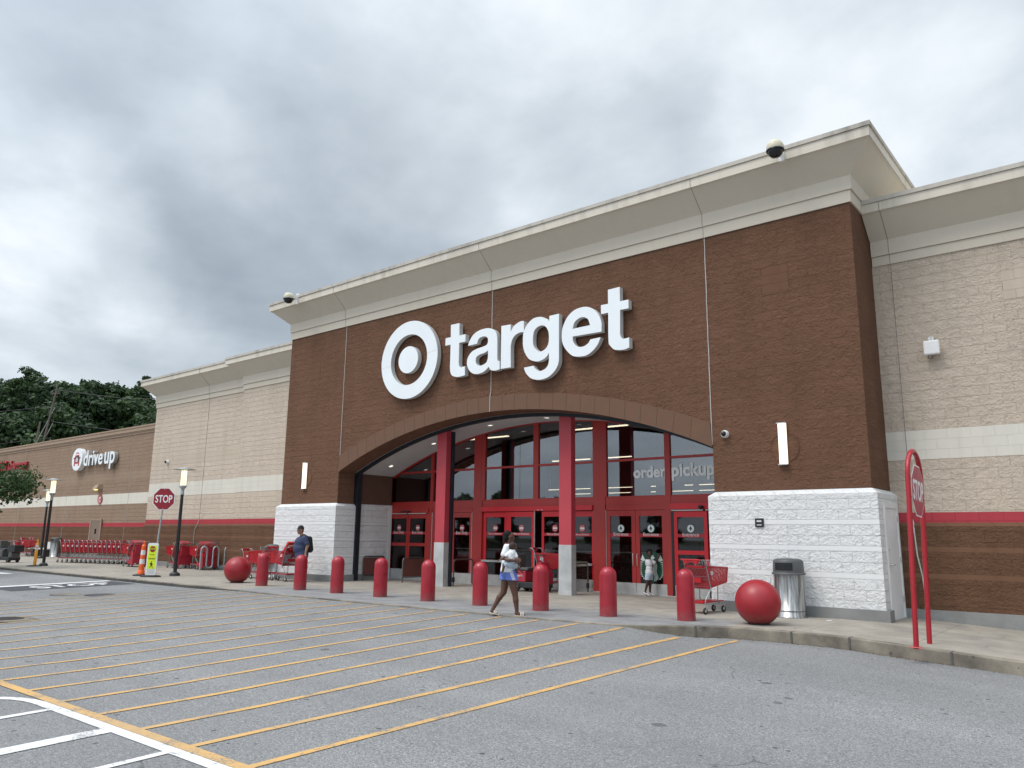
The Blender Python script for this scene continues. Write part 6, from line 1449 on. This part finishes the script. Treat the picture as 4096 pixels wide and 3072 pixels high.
# --- walking adult with bun of braids, carrying a baby. local x = walking direction
W_ = person('person in white tee and blue shorts walking past the bollards with a baby', (4.04, -4.21, H(4.04, -4.21)+.012), math.atan2(.636, .772))
wb = [((0.02,-.07,.83),(0.02,.07,.83),.125,.125), ((.03,-.05,.98),(.03,.05,.98),.095,.095), ((.02,-.06,1.16),(.02,.06,1.16),.105,.105), ((.005,-.13,1.285),(.005,.13,1.285),.055,.055), ((.01,0,1.27),(.03,0,1.40),.052,.046),
      ((.06,-.085,.80),(.155,-.095,.43),.098,.060), ((.155,-.095,.43),(.175,-.098,.30),.056,.055), ((.175,-.098,.30),(.198,-.10,.09),.054,.034), ((.19,-.10,.06),(.215,-.10,.035),.036,.034), ((.22,-.10,.045),(.345,-.11,.018),.034,.022),
      ((.0,.085,.80),(-.062,.09,.43),.100,.060), ((-.062,.09,.43),(-.14,.09,.33),.057,.056), ((-.14,.09,.33),(-.262,.09,.115),.054,.033), ((-.275,.09,.085),(-.28,.09,.055),.036,.034), ((-.27,.09,.055),(-.175,.09,.018),.034,.022),
      ((-.01,-.155,1.275),(-.09,-.215,1.085),.047,.036), ((-.09,-.215,1.085),(.03,-.32,1.045),.037,.032), ((.03,-.32,1.045),(.135,-.315,1.045),.032,.024),
      ((.01,.155,1.275),(.12,.175,1.03),.046,.036), ((.12,.175,1.03),(.235,.05,.89),.035,.023)]
wb += hand((.135,-.315,1.045), (1,.1,0), (0,.1,1), 1, .6) + hand((.235,.05,.89), (.6,-.25,-.75), (0,1,0), 1, .4)
hf = Vector((.95, .30, 0)).normalized()
wb += head((.045, 0, 1.465), hf, .98)
sdf_obj('body', wb, M_skin, W_, .0085, .016)
eyes((.045, 0, 1.465), hf, W_, .98)
hc = [((.0,-.0,1.515),(-.01,0,1.485),.091,.086), ((-.035,-.02,1.45),(-.04,.0,1.42),.062,.045)]
for k in range(7):
    a = -.9+.3*k; y_ = .075*math.sin(a*1.2); hc.append(((-.055*math.cos(a)-.01, y_, 1.47), (-.072*math.cos(a)-.012, y_*1.1, 1.345), .019, .011))
sdf_obj('hair', hc, M_hair, W_, .009, .008, clip=[(hf.x, hf.y, -.55, hf.x*.045+hf.y*0-.55*1.465+.020)])
tee = [c for c in grow(wb[:4], .022)] + [((.0,0,.88),(.02,0,1.2),.118,.10), ((-.01,-.155,1.275),(-.062,-.198,1.145),.066,.062), ((.01,.155,1.275),(.08,.172,1.13),.066,.062), ((.06,-.03,1.18),(.06,.03,1.18),.09,.09)]
sdf_obj('t_shirt', tee, M_tee, W_, .010, .02, clip=[(0,0,-1,-.815),(0,0,1,1.345)])
sh = [((0.02,-.06,.84),(0.02,.06,.84),.148,.148), ((.05,-.085,.82),(.125,-.10,.62),.122,.115), ((0,.085,.82),(-.045,.09,.60),.122,.115)]
so = sdf_obj('shorts', sh, M_bshort, W_, .010, .02, clip=[(0,0,-1,-.665),(0,0,1,.865)])
b = MB()
for q in (-.022, 0, .022):
    vs = []
    for z in (.85, .80, .75, .70, .672):
        t = (.82-z)/.2; cx_, cy_ = .05+.075*t, -.085-.015*t
        if z > .80: cx_, cy_ = .045, -.085
        r_ = .122 - .004*t + (.028*(z-.80)/.05 if z > .80 else 0) + .004
        a = -PI/2+.25; vs += [(cx_+r_*math.cos(a)+q-.006, cy_+r_*math.sin(a)+(q)*.2, z), (cx_+r_*math.cos(a)+q+.006, cy_+r_*math.sin(a)+(q)*.2, z)]
    b.add(vs, [(2*i, 2*i+1, 2*i+3, 2*i+2) for i in range(4)])
b.build('side_stripes', M_tee, so)
for (hx_, hy_, hz_), (tx, ty, tz) in (((.165,-.10,.012), (.385,-.112,.008)), ((-.325,.09,.045), (-.14,.09,.008))):
    b = MB(); b.bar((hx_,hy_,hz_), (tx,ty,tz), .088, .022); mx_ = lambda t: (hx_+(tx-hx_)*t, hy_+(ty-hy_)*t, hz_+(tz-hz_)*t)
    for t in (.50, .68):
        p = mx_(t); b.tube([(p[0], p[1]+.046*math.cos(a), p[2]+.008+.055*math.sin(a)) for a in [PI*k/8 for k in range(9)]], .014, 6)
    b.build('sandal', M_sandal, W_, bevel=.004)
b = MB(); b.lathe([(.030,-.012),(.032,0),(.030,.012)], (0,0,0), 14); o = b.build('wristwatch', M_galv, W_, loc=(.222, .064, .905), rot=(.3,-.7,0))
# baby on the hip
K_ = empty('person', W_.location, W_.rotation_euler.z, 'baby in a white hooded top held against the hip of the walking person', 'person')
bc = [((.085,-.215,1.17),(.07,-.21,1.03),.062,.070), ((.065,-.205,.985),(.06,-.19,.97),.074,.07), ((.09,-.215,1.20),(.10,-.215,1.24),.034,.034),
      ((.02,-.235,.985),(-.055,-.245,.965),.044,.034), ((-.055,-.245,.965),(-.078,-.25,.85),.032,.022), ((-.078,-.25,.84),(-.11,-.25,.815),.018,.014),
      ((.10,-.20,.96),(.18,-.13,.92),.044,.034), ((.18,-.13,.92),(.185,-.13,.83),.030,.022), ((.185,-.13,.82),(.22,-.13,.81),.018,.014),
      ((.025,-.225,1.165),(-.05,-.27,1.10),.026,.021), ((-.05,-.27,1.10),(-.125,-.285,1.058),.021,.015), ((.145,-.215,1.165),(.19,-.24,1.07),.026,.021), ((.19,-.24,1.07),(.235,-.25,.965),.021,.015)]
bc += hand((-.125,-.285,1.058), (-1,-.1,-.5), (0,1,0), .5, .4) + hand((.235,-.25,.965), (.3,0,-1), (0,1,0), .5, .4)
bf = Vector((.95,.25,-.1)).normalized(); bc += head((.112,-.212,1.292), bf, .74)
sdf_obj('body', bc, M_skin, K_, .007, .012)
sdf_obj('hair', [((.100,-.215,1.315),(.095,-.215,1.300),.068,.066)], mat('short_dark_hair', (.035,.02,.015), .8, var=.3, vscale=60), K_, .008, .01, clip=[(bf.x, bf.y, -.5, bf.x*.112+bf.y*-.212-.5*1.292+.02)])
sdf_obj('hooded_top', [((.085,-.215,1.165),(.07,-.21,1.05),.078,.080), ((.025,-.225,1.165),(-.02,-.252,1.125),.040,.038), ((.145,-.215,1.165),(.172,-.228,1.11),.040,.038), ((.06,-.235,1.215),(.13,-.235,1.215),.03,.03)], M_tee, K_, .008, .015, clip=[(0,0,-1,-1.035)])
sdf_obj('pale_shorts', [((.065,-.205,.99),(.06,-.19,.97),.086,.084), ((.02,-.235,.985),(-.035,-.243,.97),.056,.048), ((.10,-.20,.96),(.16,-.15,.93),.056,.048)], M_lshort, K_, .008, .015, clip=[(0,0,1,1.034)])
# --- large adult in slate blue shirt pushing the loaded cart. local x = image right, so facing -x
A_ = person('person in slate blue shirt and black cap with black backpack pushing the loaded cart', (-6.95, -.83, 0), math.atan2(.806, .591))
F_ = Vector((-.88, -.47, 0)).normalized(); c0 = (-.215, -.01, 1.575)
ab = [((-.12,-.10,.86),(-.12,.10,.86),.175,.175), ((-.19,-.08,1.02),(-.19,.08,1.02),.20,.20), ((-.18,-.09,1.20),(-.18,.09,1.20),.175,.175), ((-.10,-.16,1.36),(-.10,.16,1.36),.075,.075), ((-.14,0,1.38),(-.19,0,1.50),.065,.06),
      ((-.11,-.11,.82),(-.03,-.12,.46),.135,.085), ((-.03,-.12,.46),(.0,-.12,.09),.078,.045), ((.0,-.12,.05),(-.16,-.13,.03),.042,.032), ((-.13,.11,.82),(-.09,.11,.46),.135,.085), ((-.09,.11,.46),(-.05,.11,.09),.078,.045), ((-.05,.11,.05),(-.21,.12,.03),.042,.032),
      ((-.06,-.215,1.335),(.03,-.27,1.13),.062,.055), ((.03,-.27,1.13),(-.02,-.29,.87),.050,.032), ((-.12,.2,1.33),(-.22,.26,1.12),.062,.05), ((-.22,.26,1.12),(-.44,.15,1.09),.045,.030)]
ab += hand((-.02,-.29,.865), (-.25,0,-1), (-.7,.7,0), 1.02, .45) + hand((-.44,.15,1.09), (-1,-.15,-.05), (0,.3,1), 1.02, .8) + head(c0, F_, 1.03)
sdf_obj('body', ab, M_skin3, A_, .0105, .022); eyes(c0, F_, A_, 1.03)
sdf_obj('shirt', grow(ab[:3], .022) + [((-.14,-.11,.80),(-.14,.11,.80),.20,.20), ((-.10,-.16,1.345),(-.10,.16,1.345),.09,.09), ((-.06,-.215,1.335),(.012,-.258,1.17),.088,.082), ((-.12,.2,1.33),(-.19,.245,1.17),.088,.082), ((-.27,-.05,1.14),(-.27,.05,1.14),.12,.12)], M_navyt, A_, .012, .03, clip=[(0,0,-1,-.715),(0,0,1,1.425)])
sdf_obj('trousers', [((-.12,-.09,.80),(-.12,.09,.80),.165,.165), ((-.11,-.11,.80),(-.03,-.12,.46),.15,.10), ((-.03,-.12,.46),(.0,-.12,.10),.095,.07), ((-.13,.11,.80),(-.09,.11,.46),.15,.10), ((-.09,.11,.46),(-.05,.11,.10),.095,.07)], M_blackcl, A_, .012, .02, clip=[(0,0,-1,-.07),(0,0,1,.76)])
for y_, x_ in ((-.12,0),(.11,-.05)): sdf_obj('shoe', [((x_+.02,y_,.05),(x_-.17,y_-.01,.04),.052,.042)], M_blackcl, A_, .01, .01, clip=[(0,0,-1,-.003)])
cp = MB(); cc_ = Vector(c0)+Vector((0,0,.06))-F_*.008
cp.lathe([(.101,-.005),(.099,.03),(.08,.075),(.04,.10),(0,.106)], tuple(cc_), 20, cap=False); sdv = F_.cross(Vector((0,0,1)))
vs = []
for k in range(9):
    a = -1.0+2.0*k/8; d_ = F_*math.cos(a)+sdv*math.sin(a); vs += [tuple(cc_+d_*.095+Vector((0,0,.0))), tuple(cc_+d_*.097+F_*(.085*math.cos(a*1.4))+Vector((0,0,-.012)))]
cp.add(vs, [(2*i, 2*i+1, 2*i+3, 2*i+2) for i in range(8)]); cp.build('cap', M_blackcl, A_, fixn=False)
g = MB(); C0 = Vector(c0)+Vector((0,0,.004))
for q in (-1, 1):
    cc2 = C0+F_*.092+sdv*q*.034; g.tube([tuple(cc2+sdv*.024*math.cos(a)+Vector((0,0,.018*math.sin(a)))) for a in [2*PI*k/10 for k in range(11)]], .003, 4); g.tube([tuple(cc2+sdv*q*.024), tuple(C0+sdv*q*.085-F_*.01)], .003, 4)
g.build('glasses', M_black, A_)
sdf_obj('hair', [(tuple(Vector(c0)+Vector((0,0,.02))-F_*.03), tuple(Vector(c0)-F_*.045+Vector((0,0,-.03))), .088, .06)], M_hair, A_, .01, .01, clip=[(F_.x, F_.y, 0, F_.x*c0[0]+F_.y*c0[1]-.01)])
P_ = empty('backpack', A_.location, A_.rotation_euler.z, 'black backpack worn by the person in the slate blue shirt', 'backpack')
sdf_obj('bag', [((.08,-.10,1.32),(.11,-.10,1.0),.085,.105), ((.08,.10,1.32),(.11,.10,1.0),.085,.105)], M_blackcl, P_, .012, .04)
b = MB()
for q in (-1, 1): b.tube([(.05,q*.17,1.38),(-.09,q*.185,1.452),(-.20,q*.17,1.40),(-.30,q*.185,1.24),(-.22,q*.255,1.05),(.03,q*.20,.98)], .018, 6)
b.build('strap', M_blackcl, P_)
# --- child at the door, seen from behind, looking back
D_ = person('child in white tee and pale blue shorts leaning on the right entrance door, looking back', (3.54, 2.13, .004), math.atan2(.491, .871))
kc = [((.03,-.045,.55),(.04,.045,.55),.080,.080), ((.035,-.03,.68),(.04,.03,.68),.068,.068), ((.04,-.045,.80),(.045,.045,.80),.072,.072), ((.04,-.085,.885),(.05,.085,.885),.035,.035), ((.045,0,.88),(.05,0,.97),.034,.032),
      ((.0,-.05,.52),(-.02,-.05,.31),.062,.042), ((-.02,-.05,.31),(-.075,-.05,.12),.040,.024), ((-.08,-.05,.10),(-.03,-.06,.035),.026,.024),
      ((.06,.05,.52),(.05,.05,.30),.062,.042), ((.05,.05,.30),(.045,.05,.11),.040,.024), ((.045,.05,.10),(.09,.04,.035),.026,.024),
      ((.11,.03,.88),(.19,.02,.83),.034,.027), ((.19,.02,.83),(.275,.08,.98),.027,.019), ((-.02,.04,.88),(-.02,.12,.76),.034,.027), ((-.02,.12,.76),(.02,.18,.80),.027,.019)]
kf = Vector((.35, -.90, 0)).normalized(); kc += hand((.275,.08,.98), (.2,.2,1), (1,0,0), .72, .3) + hand((.02,.18,.80), (.5,.5,.3), (0,0,1), .72, .3) + head((.052, -.005, 1.06), kf, .86)
sdf_obj('body', kc, M_skin2, D_, .008, .015); eyes((.052, -.005, 1.06), kf, D_, .86)
sdf_obj('hair', [((.05,.01,1.105),(.05,.015,1.085),.080,.078)], M_hair, D_, .009, .01, clip=[(kf.x, kf.y, -.8, kf.x*.052+kf.y*-.005-.8*1.06+.01)])
sdf_obj('t_shirt', [((.03,-.045,.60),(.045,.045,.60),.092,.092), ((.035,-.03,.70),(.045,.03,.70),.086,.086), ((.04,-.045,.82),(.05,.045,.82),.084,.084), ((.04,-.075,.88),(.05,.075,.88),.046,.046), ((.11,.03,.88),(.165,.022,.845),.050,.050), ((-.02,.04,.88),(-.02,.09,.80),.048,.048), ((.03,0,.60),(.05,0,.56),.10,.10)], M_tee, D_, .009, .02, clip=[(0,0,-1,-.555),(0,0,1,.925)])
sdf_obj('shorts', [((.03,-.045,.55),(.04,.045,.55),.088,.088), ((.0,-.05,.52),(-.015,-.05,.40),.076,.070), ((.06,.05,.52),(.055,.05,.40),.076,.070)], M_lshort, D_, .009, .015, clip=[(0,0,-1,-.405),(0,0,1,.60)])
sdf_obj('shoe', [((-.10,-.05,.085),(.01,-.06,.03),.030,.028)], M_shoe, D_, .008, .01, clip=[(0,0,-1,-.002)]); sdf_obj('shoe', [((.03,.05,.08),(.125,.03,.03),.030,.028)], M_shoe, D_, .008, .01, clip=[(0,0,-1,-.002)])
